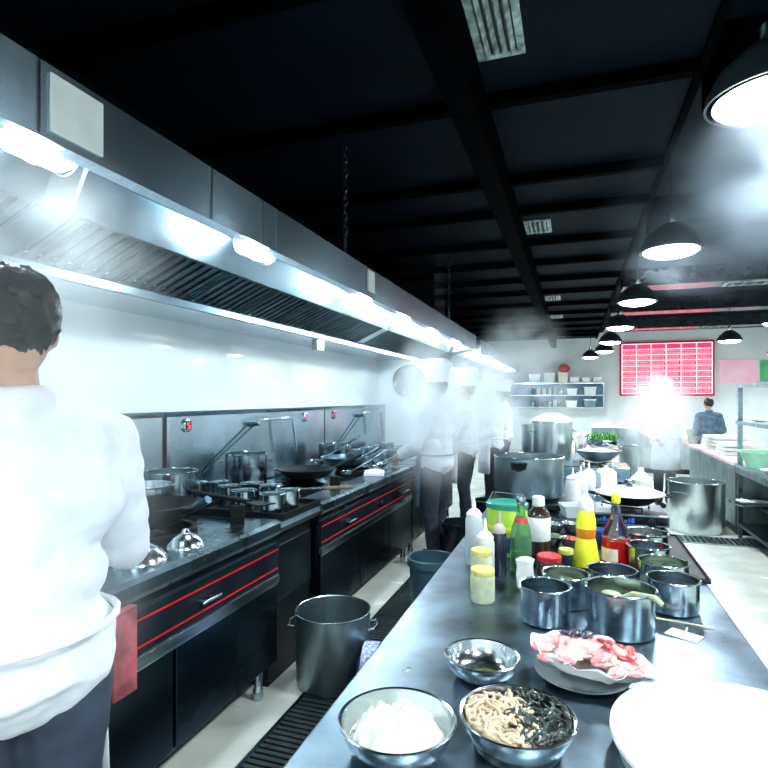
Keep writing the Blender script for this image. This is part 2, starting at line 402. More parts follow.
def pendant(x, y, label, en=55, z=2.5, r=.2, top=3.34):
    t = thing('pendant_lamp', label, 'pendant lamp', (x, y, z), group='round pendant lamps over the tables')
    MB().lathe([(r,0),(r*.97,.035),(r*.8,.10),(r*.45,.165),(r*.3,.185),(r*.28,.18),(r*.43,.155),(r*.77,.092),(r*.93,.03),(r*.96,0)], 36).build('shade', SHADE, t)
    MB().ell((0,0,.012), (r*.9, r*.9, .05), 32, 12).build('bulb', LAMP, t)
    MB().lathe([(.03,.18),(.035,.20),(.035,.25),(.02,.26)], 16).build('socket', STEEL, t)
    MB().tube([(0,0,.25),(0,0,top-z-.001)], .005, 6).build('cord', BLACK, t)
    light('pendant_light', 'SPOT', (0,0,-.05), en*4.2, (.86,.95,1), .14, (0,0,0), t, .6, math.radians(150))
for i, (Y, s) in enumerate(((.1, 'hanging behind the camera side of the near table'), (2.18, 'nearest the camera, big at the upper right'), (4.22, 'second from the camera, glowing through haze'), (6.35, 'third in the row over the middle table'), (8.6, 'fourth in the row over the middle table'), (10.8, 'fifth in the row, small'), (12.9, 'last in the row, closest to the back wall'))):
    pendant(.63, Y, 'pendant lamp with dark shade, '+s, (46, 56)[i] if i < 2 else 78)
for Y, s in ((.2, 'added out of view over the right counter, closest to the camera'), (4.0, 'added out of view to the side over the right counter'), (8.75, 'at the right edge over the right counter'), (11.2, 'right of the red menu board'),):  # nearer two are added out of view for more light on the right
    pendant(2.6, Y, 'dark-shaded pendant lamp '+s)
pendant(4.4, 14.9, 'dark-shaded pendant lamp in front of the back wall by the green poster', 60)
pendant(-.9, -1.2, 'fill lamp with a dark shade, added out of view over the aisle behind the camera', 60)  # this and the next: added fill lamps for surfaces facing the camera
pendant(1.9, -1.4, 'fill lamp with a dark shade, added behind the camera on the right', 90)
pendant(4.6, 3.0, 'fill lamp with a dark shade, added out of view near the right wall', 90)  # from here three added fill lamps, out of view, brightening the right side
pendant(4.6, 7.5, 'fill lamp with a dark shade, added out of view near the right wall, farther in', 90)
pendant(4.6, 12.5, 'fill lamp with a dark shade, added out of view near the right wall by the posters', 90)
pendant(.4, 14.6, 'last pendant lamp of the left row, in front of the wall shelf', 60)

# ------------------------------------------------------------ back wall
mb = thing('menu_board', 'large glowing red menu board with white grid on the back wall', 'menu board', (2.38, YB-.06, 1.62))
W = 2.2; H = 1.36
MB().box((-W/2-.06,0,-.06),(W/2+.06,.058,H+.06)).build('frame', MENUF, mb, smooth=False)
MB().box((-W/2,-.012,0),(W/2,0,H)).build('panel', MENU, mb, smooth=False)
m = MB()
for i in range(7): x = -W/2+i*W/6; m.box((x-.011,-.018,0),(x+.011,-.012,H))
rows = 9
for j in range(rows+1): z = j*H/rows; m.box((-W/2,-.0185,z-.009),(W/2,-.0125,z+.009))
m.build('grid_lines', MENUL, mb, smooth=False)
m = MB(); rnd = random.Random(3)
for i in range(6):
    for j in range(rows-1):
        x0 = -W/2+i*W/6+.03; z0 = j*H/rows+.03
        for l_ in range(2):
            x = x0
            while x < x0+W/6-.09:
                wl = rnd.uniform(.02, .07)
                m.box((x,-.016,z0+l_*.055),(min(x+wl, x0+W/6-.06),-.0122,z0+l_*.055+.032)); x += wl+.012
m.build('price_lines', MENUC, mb, smooth=False)['kind'] = 'stuff'
def poster(px0, px1, py0, py1, m, label):
    k = lambda px: (px-573.3)*CS/F
    xs = [k(p)*CS*YB/(1+SN*k(p)) for p in (px0, px1)]; d = CS*YB-SN*xs[0]
    z0, z1 = EYE-(py1-HOR)*d/F, EYE-(py0-HOR)*d/F
    o = MB().box((0,-.03,0),(xs[1]-xs[0],-.002,z1-z0)); solo('poster', o, m, label, 'poster', (xs[0], YB-.0, z0), smooth=False)
poster(719, 757, 360, 383, PINKP, 'pale pink poster right of the red menu board')
poster(760, 800, 360, 384, GREENP, 'green poster at the far right of the back wall')

# ------------------------------------------------------------ wok ranges
XF = -1.436; XS = -2.30
def wok_range(name, y0, y1, label, handles, knobs, legs, ledge=True):
    t = thing(name, label, 'stove', ((XF+XS)/2, (y0+y1)/2, 0))
    ox, oy = t.location.x, t.location.y; a, b = y0-oy, y1-oy; fx = XF-ox; bx = XS-ox
    m = MB().box((bx, a, .15), (fx-.012, b, .80)); m.build('body', FRONT, t, smooth=False)
    MB().prism([(fx-.012,.80),(fx+.004,.80),(fx+.016,.82),(fx+.016,.86),(fx,.875),(fx-.17,.875),(fx-.18,.85),(bx,.85),(bx,.80)], a, b).build('worktop', RTOP, t, smooth=False)
    MB().box((fx-.012, a+.006, .60), (fx+.004, b-.006, .76)).build('fascia', NAVY, t, smooth=False)
    MB().box((fx+.003, a+.008, .722), (fx+.006, b-.008, .729)).build('red_trim', RED, t, smooth=False)
    MB().box((fx+.003, a+.008, .627), (fx+.006, b-.008, .634)).build('red_trim', RED, t, smooth=False)
    MB().box((fx-.012, a+.006, .56), (fx+.012, b-.006, .60)).build('ledge_strip', STEEL, t, smooth=False, bevel=.003)
    nd = max(1, round((b-a)/.75)); w_ = (b-a)/nd
    for q in range(nd):
        MB().box((fx-.012, a+q*w_+.01, .16), (fx, a+(q+1)*w_-.01, .555)).build('door', FRONT, t, smooth=False, bevel=.003)
    MB().box((fx, a+.01, .548), (fx+.004, b-.01, .555)).build('door_edge', MIRROR, t, smooth=False)
    for Y, z in handles:
        yy = Y-oy
        h = MB().tube([(fx+.035, yy-.06, z),(fx+.035, yy+.06, z)], .007, 10).build('handle', MIRROR, t)
        for s in (-.03, .03): MB().tube([(fx+.003, yy+s, z),(fx+.035, yy+s, z)], .005, 8).build('post', MIRROR, h)
    for Y, z in knobs:
        MB().lathe([(.022,0),(.022,.02),(.014,.028)], 20, M=Matrix.Translation((fx+.004, Y-oy, z)) @ Matrix.Rotation(PI/2,4,'Y')).build('knob', BLACKG, t)
    for Y in legs:
        for x in (fx-.05, bx+.08):
            MB().lathe([(.022,0),(.026,.01),(.026,.05),(.02,.06),(.024,.151)], 16, (x, Y-oy, 0)).build('leg', STEEL, t)
    return t
r1 = wok_range('wok_range', -.6, 2.53, 'near stainless wok range with dark front, red stripes and a bar handle', [(1.93, .676), (.9,.676)], [], [2.42, .8])
r2 = wok_range('wok_range', 3.03, 5.02, 'second wok range beyond the gap, with red-striped drawers', [(3.47, .676), (4.75,.676)], [(4.1,.676)], [3.1, 4.9])
r3 = wok_range('wok_range', 5.04, 6.9, 'third wok range behind the cooks, next to the pillar', [(5.6,.676)], [(6.2,.676)], [5.15, 6.8])
# dark station between the two ranges
st = thing('work_station', 'dark narrow station between the two ranges carrying a tray of pots', 'counter', (-1.9, 2.78, 0))
MB().box((-.38,-.245,.0),(.40,.245,.8)).build('body', BLACK, st, smooth=False)
MB().prism([(-.39,.8),(.46,.8),(.475,.83),(.46,.86),(-.39,.86)], -.245, .245).build('worktop', DARKST, st, smooth=False)
MB().box((.40,-.22,.42),(.42,.22,.72)).build('front_panel', DARKST, st, smooth=False, bevel=.006)
# splashbacks
def splash(y0, y1, label, digit, tapY=None, z1=1.395):
    t = thing('splashback', label, 'splashback', (XS-.03, (y0+y1)/2, .80))
    oy = t.location.y; a, b = y0-oy, y1-oy; h = z1-.8
    MB().box((-.119, a, -.8),(-.005, b, h)).build('panel', SPLASH, t, smooth=False)
    MB().prism([(-.118,h),(-.118,h+.02),(.0,h+.02),(.008,h+.01),(.0,h-.012),(-.005,h-.012),(-.005,h)], a, b).build('top_edge', STEEL, t, smooth=False)
    MB().box((-.005, a, 0),(.002, a+.03, h-.012)).build('edge_trim', STEEL, t, smooth=False)
    for Yd in digit:
        yy = Yd-oy; zz = 1.325-.8
        g = MB().lathe([(.045,0),(.045,.012),(.035,.016)], 8, M=Matrix.Translation((-.005, yy, zz)) @ Matrix.Rotation(PI/2,4,'Y') @ Matrix.Rotation(PI/8,4,'Z')).build('indicator', STEEL, t, smooth=False)
        MB().box((.0108, yy-.026, zz-.028),(.013, yy+.026, zz+.028)).build('screen', BLACKG, g, smooth=False)
        m = MB(); w_, hh, q = .011, .018, .0022   # a figure 5 in segments
        for (u0, u1, v0, v1) in ((-w_,w_,hh-q,hh+q),(-w_,w_,-q,q),(-w_,w_,-hh-q,-hh+q),(-w_-q,-w_+q,0,hh),(w_-q,w_+q,-hh,0)):
            m.box((.013, yy+u0, zz+v0),(.0145, yy+u1, zz+v1))
        m.build('figure', DIGIT, g, smooth=False)
    if tapY:
        yy = tapY-oy; zz = .50
        k = MB().lathe([(.02,0),(.02,.03),(.013,.04),(.013,.07)], 14, M=Matrix.Translation((-.005, yy, zz)) @ Matrix.Rotation(PI/2,4,'Y')).build('tap_valve', DARKST, t)
        MB().tube([(.06,yy,zz),(.06,yy,zz+.03),(.08,yy+.1,zz+.035),(.10,yy+.42,zz+.035),(.105,yy+.46,zz+.02),(.11,yy+.52,zz-.25)], .009, 10).build('spout', MIRROR, k)
        MB().tube([(.03,yy,zz),(.02,yy-.1,zz-.05),(.012,yy-.62,zz-.3)], .006, 8).build('hose', DARKST, k)
splash(-.6, 2.73, 'steel splashback behind the near wok range, next to the foreground cook', [1.5])
splash(2.76, 5.02, 'steel splashback with red number display and swing tap behind the tray of pots', [2.95, 4.6], 3.7)
splash(5.03, 6.9, 'farthest steel splashback with small display, beside the pillar', [5.25], 5.95)

# ------------------------------------------------------------ cookware builders
def potbody(r, h, t_=.003, flare=1.0, fill=None):
    rb = r*.985
    return MB().lathe([(rb*.9,0),(rb*.97,.004),(rb,.016),(r,h-.004),(r+.004,h-.002),(r+.005,h+.001),(r+.002,h+.003),(r-t_,h),(rb-t_,.02),(rb*.93,.008)], 40)
def cook_pot(x, y, z, r, h, label, handles='loop', m=None, group=None, ha=0, cat='pot', name='steel_pot'):
    m = m or STEEL
    t = thing(name, label, cat, (x, y, z), ha, group)
    potbody(r, h).build('body', m, t)
    MB().tube([((r+.001)*math.cos(a), (r+.001)*math.sin(a), h) for a in [2*PI*i/40 for i in range(40)]], .0035, 8, True).build('rim', MIRROR, t)
    if handles == 'loop':
        for s in (-1, 1):
            pts = [(s*(r-.001), -.045*r/.15, h*.80), (s*(r+.03), -.045*r/.15, h*.81), (s*(r+.04), 0, h*.815), (s*(r+.03), .045*r/.15, h*.81), (s*(r-.001), .045*r/.15, h*.80)]
            MB().tube(pts, .005, 8).build('handle', STEEL, t)
    if handles == 'ear':
        for s in (-1, 1):
            M = Matrix.Rotation(0 if s > 0 else PI, 4, 'Z')
            k = MB().box((r-.002,-.05,h-.03),(r+.02,.05,h-.018), M).build('handle', DARKST, t, bevel=.003)
            pts = [M @ Vector(p) for p in ((r+.015,-.045,h-.024),(r+.022,-.04,h-.055),(r+.022,0,h-.07),(r+.022,.04,h-.055),(r+.015,.045,h-.024))]
            MB().tube(pts, .007, 8).build('grip', BLACK, k)
            pl_ = MB().add([M @ Vector(p) for p in ((r+.008,-.042,h-.026),(r+.008,-.036,h-.055),(r+.008,0,h-.068),(r+.008,.036,h-.055),(r+.008,.042,h-.026),(r+.012,-.042,h-.026),(r+.012,-.036,h-.055),(r+.012,0,h-.068),(r+.012,.036,h-.055),(r+.012,.042,h-.026))], [(0,1,2,3,4),(9,8,7,6,5),(0,5,6,1),(1,6,7,2),(2,7,8,3),(3,8,9,4),(4,9,5,0)]).build('backplate', BLACK, k)
    return t
def contents(x, y, z, r, m, name, label, cat, bumpy=.012, hump=.01):
    """loose food with a rough surface"""
    mbb = MB(); n = 30; rings = 9; vs = [(0,0,hump)]; fs = []
    for i in range(1, rings+1):
        for k in range(n):
            a = 2*PI*k/n; q = i/rings; xx, yy = r*q*math.cos(a), r*q*math.sin(a)
            zz = hump*(1-q*q)+(bumpy*noise.noise(Vector((xx*55+x*9, yy*55, z*7))) if i < rings else 0)
            vs.append((xx, yy, zz))
    for k in range(n): fs.append((0, 1+k, 1+(k+1) % n))
    for i in range(rings-1):
        for k in range(n):
            k2 = (k+1) % n; fs.append((1+i*n+k, 1+(i+1)*n+k, 1+(i+1)*n+k2, 1+i*n+k2))
    o = len(vs)
    for k in range(n): a = 2*PI*k/n; vs.append((r*.93*math.cos(a), r*.93*math.sin(a), -.02))
    for k in range(n): k2 = (k+1) % n; fs.append((1+(rings-1)*n+k, o+k, o+k2, 1+(rings-1)*n+k2))
    fs.append(tuple(o+k for k in range(n)))
    mbb.add(vs, fs)
    return solo(name, mbb, m, label, cat, (x, y, z), kind='stuff')
def bowlm(r, h, t_=.003, base=.5, lip=.006):
    prof = [(r*base*.98, 0)]
    for i in range(1, 9):
        q = i/8; prof.append((r*(base+(1-base)*math.sin(q*PI/2)**.9*1.0), h*(1-math.cos(q*PI/2))**.85))
    prof += [(r+lip, h), (r+lip+.001, h+.003), (r+lip-.002, h+.005), (r-.001, h+.003)]
    for i in range(7, 0, -1):
        q = i/8; prof.append((r*(base+(1-base)*math.sin(q*PI/2)**.9)-t_, h*(1-math.cos(q*PI/2))**.85+t_*.8))
    prof.append((r*base*.9, t_))
    return MB().lathe(prof, 48)
def bowl(x, y, z, r, h, label, m=None, group=None, name='steel_bowl', cat='bowl', base=.5):
    return solo(name, bowlm(r, h, base=base), m or MIRROR, label, cat, (x, y, z), group=group)
def frypan(x, y, z, r, h, rz, label, m=BLACK, hl=.2, hm=None, tilt=.35, name='frying_pan', hr=.013):
    t = thing(name, label, 'pan', (x, y, z), rz)
    MB().lathe([(r*.55,0),(r*.72,.004),(r*.93,h*.7),(r,h),(r+.002,h+.002),(r-.003,h),(r*.9,h*.68),(r*.7,.008),(r*.5,.004)], 40).build('body', m, t)
    e = Vector((r+hl, 0, h+hl*tilt))
    MB().tube([(r-.006,0,h*.9),(r+.03,0,h*.95+.03*tilt), e], [hr*.8, hr*.8, hr], 10).build('handle', hm or m, t)
    return t

# ------------------------------------------------------------ on the ranges
# tray with pots on the dark station
TZ = .861
tr = thing('metal_tray', 'black metal tray full of small steel pots between the ranges', 'tray', (-1.715, 2.79, TZ))
m = MB().box((-.29,-.22,0),(.29,.22,.006)); m.build('base', BLACK, tr, smooth=False)
m = MB().box((-.29,-.22,.006),(.29,-.212,.035)).box((-.29,.212,.006),(.29,.22,.035)).box((-.29,-.212,.006),(-.282,.212,.035)).box((.282,-.212,.006),(.29,.212,.035)); m.build('rim', BLACK, tr, smooth=False)
sp = [(-2.18,2.87,.064,'far left beside the tray',0),(-2.08,2.955,.06,'just left of the tray, farthest back',0),(-1.915,2.80,.062,'back left in the tray',1),(-1.845,2.935,.066,'back right in the tray',1),
      (-1.745,2.69,.066,'front left in the tray',1),(-1.69,2.90,.06,'middle right in the tray',1),(-1.54,2.65,.064,'front of the tray, nearest the camera',1),(-1.52,2.79,.064,'front right corner of the tray',1)]
for x, y, r, s, q in sp:
    bowl(x, y, TZ+.0065*q, r, .115, 'small straight-sided steel pot, '+s, STEEL, 'small steel pots between the ranges', 'small_pot', 'pot', base=.9)
# rear riser pots
cook_pot(-2.12, 3.30, .851, .14, .27, 'tall steel stock pot standing against the splashback', group=None, ha=.6)
cook_pot(-2.12, 2.55, .862, .14, .23, 'wide steel pot left of the small pots, close to the foreground cook', handles=None)
cook_pot(-1.95, 3.85, .851, .235, .10, 'wide steel pan under the black frying pan on the second range', handles=None)
frypan(-1.74, 3.46, .958, .2, .055, math.radians(48), 'black frying pan resting tilted on the wide steel pan', BLACK, .22, BLACK, .35)
# near range: burners, wok
def burner(x, y, label, r=.21):
    t = thing('wok_burner', label, 'burner', (x, y, .851), group='burner rings of the wok ranges')
    MB().lathe([(r,0),(r,.035),(r-.012,.042),(r-.03,.04),(r-.035,0)], 36).build('ring', BLACK, t)
    MB().lathe([(.06,0),(.06,.014),(.04,.022),(.012,.024)], 24).build('burner_cap', DARKST, t)
for x, y, s in ((-1.86,1.0,'nearest the camera'),(-1.88,2.12,'under the black wok on the near range'),(-1.83,3.5,'under the pans of the second range'),(-1.84,4.45,'right half of the second range'),(-1.84,5.9,'on the third range')):
    burner(x, y, 'round black iron wok burner ring '+s)
def wok(x, y, z, r, rz, label, m=BLACK, hl=.16, hm=None):
    t = thing('wok', label, 'wok', (x, y, z), rz)
    prof = []
    for i in range(1, 10): q = i/9*1.15; prof.append((r*math.sin(q)/math.sin(1.15), r*.95*(1-math.cos(q))))
    inn = [(a-.003, b+.003) for a, b in reversed(prof)]
    MB().lathe(prof+inn, 44).build('body', m, t)
    zt = prof[-1][1]
    MB().tube([(r-.005,0,zt-.02),(r+.06,0,zt+.0),(r+hl,0,zt+.05)], [.012,.014,.018], 12).build('handle', hm or m, t)
    return t
wok(-1.88, 2.12, .885, .21, math.radians(-8), 'large black iron wok with tube handle on the near range', BLACK, .15, DARKST)
bowl(-1.93, 2.12, .965, .14, .12, 'deep polished steel bowl stacked inside the large black wok', STEEL)
# round polished steel vessels in front
solo('steel_dome', MB().lathe([(.105,0),(.10,.012),(.075,.045),(.03,.066),(.012,.068),(.012,.085),(.004,.09)], 36), MIRROR, 'polished domed steel cover on the ledge of the near range', 'lid', (-1.58, 1.72, .876))
solo('steel_dome', MB().lathe([(.08,0),(.076,.012),(.055,.04),(.02,.055),(.012,.07),(.004,.074)], 36), MIRROR, 'small domed steel cover beside the larger one on the near range ledge', 'lid', (-1.55, 1.95, .876))
def ladle(x, y, z, rz, L, label, m=STEEL, wood=False, tilt=.25, r=.05):
    t = thing('ladle', label, 'ladle', (x, y, z), rz)
    MB().lathe([(.006,0),(r*.6,.006),(r*.9,.022),(r,.035),(r-.003,.035),(r*.85,.022),(r*.5,.009),(.004,.004)], 24).build('scoop', m, t)
    e = (r+L, 0, .035+L*tilt); mid = (r+L*.55, 0, .035+L*.55*tilt)
    MB().tube([(r-.003,0,.03), mid if wood else e], .007, 8).build('shaft', m, t)
    if wood: MB().tube([mid, e], .013, 10).build('wooden_grip', WOOD, t)
    else: MB().tube([(r+L-.05,0,.035+(L-.05)*tilt), e], .012, 10).build('grip', m, t)
ladle(-1.70, 3.03, .905, math.radians(37), .40, 'steel skimmer with dark wooden grip lying across the range end', wood=True, tilt=-.03)
ladle(-1.95, 4.02, .97, math.radians(50), .36, 'long steel ladle sticking up behind the black frying pan', tilt=.5)
ladle(-1.72, 4.12, .88, math.radians(55), .34, 'steel ladle leaning in the middle of the second range', tilt=.42)
ladle(-1.66, 4.45, .88, math.radians(55), .27, 'shorter steel ladle right of the leaning one', tilt=.3)
ladle(-1.62, 4.7, .88, math.radians(45), .27, 'last steel ladle nearest the dark drawers', tilt=.33)
wok(-1.84, 4.35, .89, .2, math.radians(60), 'blackened wok on the second range behind the ladles', DARKST, .18)
solo('bracket', MB().box((-.035,-.012,0),(.035,.012,.09)).tube([(0,-.013,.045),(0,-.03,.045)], .012, 10), BLACK, 'small black square bracket standing at the right end of the near range', 'bracket', (-1.58, 2.38, .876), .5, bevel=.003)
solo('bracket', MB().box((-.035,-.012,0),(.035,.012,.08)).tube([(0,-.013,.04),(0,-.03,.04)], .012, 10), BLACK, 'small black square bracket at the front of the second range', 'bracket', (-1.57, 3.55, .876), .5, bevel=.003)
solo('folded_cloth', MB().box((-.08,-.1,0),(.08,.1,.03)).ell((.0,.0,.03),(.07,.09,.018), 14, 8), CLOTH, 'small white folded cloth on the ledge of the second range', 'cloth', (-1.53, 4.25, .876), .3, bevel=.01)
names = ['left', 'second from left', 'middle', 'second from right', 'right']
for k in range(5):
    bowl(-2.15, 5.2+k*.3, .851, .1, .10, 'steel condiment pot in the row at the back of the third range, '+names[k], STEEL, 'row of steel pots on the third range', 'small_pot', 'pot', base=.8)
    cook_pot(-1.95, 5.24+k*.3, .851, .095, .07, 'shallow steel pot in front of the back row on the third range, '+names[k], None, STEEL, 'front row of steel pots on the third range', name='small_pot')
cook_pot(-2.1, 4.75, .851, .15, .22, 'big round steel pot at the end of the second splashback', None)
# long black handle crossing between wok and tray
solo('wok_spatula', MB().tube([(-.3,0,.0),(.24,0,.0)], [.011,.013], 10).prism([(.24,-.03),(.36,-.05),(.37,.05),(.24,.03)], -.002, .004, 'Z'), BLACK, 'long black iron wok spatula lying in front of the small pots', 'spatula', (-1.74, 2.47, .985), math.radians(-19))

# wall pan on pillar
t = thing('hanging_pan', 'round dark pan hanging on the white pillar behind the cooks', 'pan', (-2.02, 6.95, 1.72))
MB().lathe([(.2,0),(.215,.02),(.21,.05),(.19,.04),(.05,.035)], 36, M=Matrix.Rotation(PI/2,4,'X')).build('body', BLACKG, t)
MB().tube([(0,-.03,-.2),(0,-.035,-.26)], .01, 8).build('handle', BLACK, t)
solo('wall_strip', MB().box((-.03,-.02,0),(.03,0,.34)), ORANGE, 'narrow orange-red strip on the right edge of the pillar', 'strip', (-1.77, 6.949, 1.5), smooth=False)

# ------------------------------------------------------------ aisle
X_, Y_ = T(333, 692, 0)
cook_pot(*D(333, 2.93), .0145, .195, .375, 'large empty steel stock pot standing on the floor drain in the aisle', 'loop', DULL, ha=math.radians(12))
def bucket(x, y, z, r, h, m, label, group=None):
    t = thing('bucket', label, 'bucket', (x, y, z), 0, group)
    MB().lathe([(r*.78,0),(r*.8,.01),(r*.97,h*.9),(r*1.06,h*.91),(r*1.06,h),(r,h+.004),(r*.96,h),(r*.93,h*.88),(r*.77,.02)], 36).build('body', m, t)
    MB().tube([(r*1.03*math.cos(a), r*1.03*math.sin(a), h*.86-.1*math.sin(a)) for a in [PI*i/12 for i in range(13)]], .004, 6).build('handle', STEEL, t)
bx_, by_ = D(428, 3.55)
bucket(*D(432, 3.45), .0145, .145, .50, TEALB, 'tall slate-blue plastic bucket beside the steel table in the aisle')
bucket(-.92, 4.75, .0145, .16, .42, NAVY, 'dark bucket further down the aisle behind the slate-blue one')
bucket(-.78, 5.5, 0, .15, .5, DARKST, 'black bin next to the table edge near the far cooks')
t = thing('water_jug', 'squat dark drum with blue and white patterned wrapper lying beside the bucket', 'jug', (-.82, 2.62, .0145+.133), math.radians(10))
MB().lathe([(.05,-.2),(.115,-.17),(.13,-.13),(.13,.12),(.115,.16),(.05,.19),(.03,.2)], 28, M=Matrix.Rotation(PI/2,4,'Y')).build('drum', TEALB, t)
MB().lathe([(.132,-.17),(.133,-.165),(.133,-.1),(.132,-.095)], 28, M=Matrix.Rotation(PI/2,4,'Y')).build('wrapper', GRID, t)

# ------------------------------------------------------------ near table
XL, XR = -.524, .478
def table(name, y0, y1, label, z=.8, xl=XL, xr=XR, m=TABLE, solid=False):
    t = thing(name, label, 'table', ((xl+xr)/2, (y0+y1)/2, 0))
    hx = (xr-xl)/2; hy = (y1-y0)/2
    MB().box((-hx,-hy,z-.04),(hx,hy,z)).build('tabletop', m, t, smooth=False, bevel=.006)
    MB().box((-hx+.03,-hy+.03,.18),(hx-.03,hy-.03,.2)).build('lower_shelf', DARKST, t, smooth=False)
    for sx in (-1,1):
        for sy in (-1,1):
            MB().lathe([(.018,0),(.022,.01),(.022,.05),(.019,.06),(.019,z-.04)], 14, (sx*(hx-.06), sy*(hy-.08), 0)).build('leg', STEEL, t)
    if solid: MB().box((-hx+.01,-hy+.01,.2),(hx-.01,hy-.01,z-.04)).build('cabinet', DARKST, t, smooth=False)
    return t
table('steel_table', .12, 3.12, 'long stainless steel worktable in the foreground')
table('steel_table', 3.16, 6.3, 'second steel table behind, carrying gas stoves and big pots', solid=True)
Z = .8005
# bowls with food
def place(px, py, z, rx):
    x, y = T(px, py, z); d = dist(py, z); return x, y, rad(rx, px, d)
x, y, r = place(397, 718, .865, 60)
bA = (x, y, r); bowl(x, y, Z, r-.008, .062, 'shiny steel bowl holding white starch, front left of the table')
mbb = MB(); rr = r*.80; vs = []; n = 56
for j in range(n):
    for i in range(n):
        u = (i/(n-1)*2-1)*rr; v = (j/(n-1)*2-1)*rr; q = min(1, math.hypot(u, v)/rr)
        p = Vector((u, v, 0))
        zz = .022+.046*(1-q**3)+.020*noise.noise(p*30)+.010*noise.noise(p*80)+.006*(noise.cell(p*70)-.5)
        if math.hypot(u, v) > rr: s_ = rr/math.hypot(u, v); u *= s_; v *= s_; zz = .025
        vs.append((u, v, zz))
fs = [(j*n+i, j*n+i+1, (j+1)*n+i+1, (j+1)*n+i) for j in range(n-1) for i in range(n-1)]
mbb.add(vs, fs)
o = solo('white_starch', mbb, FLOUR, 'heap of crumbly white starch in the front left bowl', 'starch', (x, y, Z+.004), kind='stuff')
x, y, r = place(517, 714, .865, 60)
bowl(x, y, Z, r-.008, .062, 'wide steel bowl with noodles and seaweed, front centre of the table')
def strands(name, m, label, cat, cx, cy, ang, n, rr, zb, th, seed, wild, side):
    rn = random.Random(seed); mbb = MB()
    for i in range(n):
        ok = False
        while not ok:
            a = rn.uniform(0, 2*PI); q = math.sqrt(rn.random())*rr*.86; u, v = q*math.cos(a), q*math.sin(a)
            ok = (u*math.cos(ang)+v*math.sin(ang))*side > -.01
        hd_ = rn.gauss(ang+PI/2, wild); pts = []; L = rn.randint(9, 15); zz = rn.uniform(0, .028)
        for k in range(L):
            e = math.hypot(u, v)/rr
            if e > .93: u *= .93/e; v *= .93/e; hd_ += .8
            pts.append((u, v, zb+zz+.02*(1-(min(1, e))**2)+.02*e+.003*math.sin(k*1.3+i)))
            hd_ += rn.gauss(0, .28); u += .0085*math.cos(hd_); v += .0085*math.sin(hd_)
            if (u*math.cos(ang)+v*math.sin(ang))*side < -.015: hd_ += 1.0
        mbb.tube(pts, th, 6)
    solo(name, mbb, m, label, cat, (cx, cy, Z), kind='stuff')
contents(x, y, Z+.022, r*.78, SEAW, 'soaked_greens', 'layer of dark soaked greens at the bottom of the noodle bowl', 'vegetables', .008, .004)
A0 = math.atan2(-.05, -1)+.35
strands('noodles', NOOD, 'tangle of pale noodles filling the left half of the front centre bowl', 'noodles', x, y, A0, 150, r*.93, .022, .0036, 5, .5, 1)
strands('seaweed', SEAW, 'grey-green shredded seaweed in the right half of the front centre bowl', 'seaweed', x, y, A0, 190, r*.93, .022, .0032, 6, .8, -1)
x, y, r = place(482, 655, .852, 38)
bowl(x, y, Z, r-.006, .05, 'nearly empty shiny steel bowl behind the other two', base=.55)
contents(x+.01, y-.0, Z+.0075, r*.30, HERB, 'leftover_scraps', 'small green scraps at the bottom of the nearly empty bowl', 'food scraps', .006, .002)
# fish in a bag on a steel dish
fx, fy = T(588, 665, .83)
solo('steel_dish', MB().lathe([(.06,0),(.09,.006),(.112,.016),(.115,.019),(.11,.018),(.09,.009),(.05,.004)], 44), MIRROR, 'oval steel dish beneath the bag of pink fish', 'dish', (fx-.015, fy-.01, Z))
bg = thing('fish_bag', 'open clear plastic bag heaped with pink fish pieces on a steel dish', 'bag of fish', (fx, fy, Z+.012), math.radians(-18))
def blob(mbb, c, r, nz=.25, ns=2.5, M=None): mbb.ell(c, r, 24, 14, M, nz, ns)
m = MB(); rn = random.Random(11)
vs = []; n = 40; rings = 14
for i in range(rings+1):
    q = i/rings
    for k in range(n):
        a = 2*PI*k/n; rx, ry = .152*(1+.08*math.sin(3*a)), .092*(1+.08*math.cos(2*a+1))
        if a < .35 or a > 2*PI-.35: rx *= 1.12
        pz = .002+.045*q**2.2+(.012*noise.noise(Vector((math.cos(a)*3, math.sin(a)*3, q*2))) if i > 2 else 0)+(.008*math.sin(9*a)*q**6)
        vs.append((rx*(.35+.65*q)*math.cos(a), ry*(.35+.65*q)*math.sin(a), pz))
fs = [tuple(range(n))]+[(i*n+k, i*n+(k+1) % n, (i+1)*n+(k+1) % n, (i+1)*n+k) for i in range(rings) for k in range(n)]
m.add(vs, fs); o = m.build('plastic_bag', BAG, bg); sm = o.modifiers.new('thick', 'SOLIDIFY'); sm.thickness = .0015
def lumps(name, m_, n, seed, rmin, rmax, x0, x1, y0, y1, z0, z1, flat=.45):
    rn = random.Random(seed)
    for i in range(n):
        mbb = MB(); c = (rn.uniform(x0, x1), rn.uniform(y0, y1), rn.uniform(z0, z1))
        e = (c[0]/.12)**2+(c[1]/.08)**2
        c = (c[0], c[1], c[2]+.018*(1-min(1, e)))
        R = rn.uniform(rmin, rmax); M = Matrix.Rotation(rn.uniform(0, 3), 3, 'Z') @ Matrix.Rotation(rn.uniform(-.4,.4), 3, 'X')
        mbb.ell(c, (R, R*.6, R*flat), 16, 10, M, .3, 3)
        mbb.build(name, m_, bg)
lumps('fish_piece', FISH, 34, 2, .026, .048, -.11, .11, -.065, .065, .034, .048, .28)
lumps('fish_piece', FISHR, 7, 3, .012, .022, .02, .11, .0, .055, .055, .062, .3)
lumps('fish_skin', FISHD, 7, 4, .014, .026, -.08, -.01, .035, .06, .056, .062, .25)
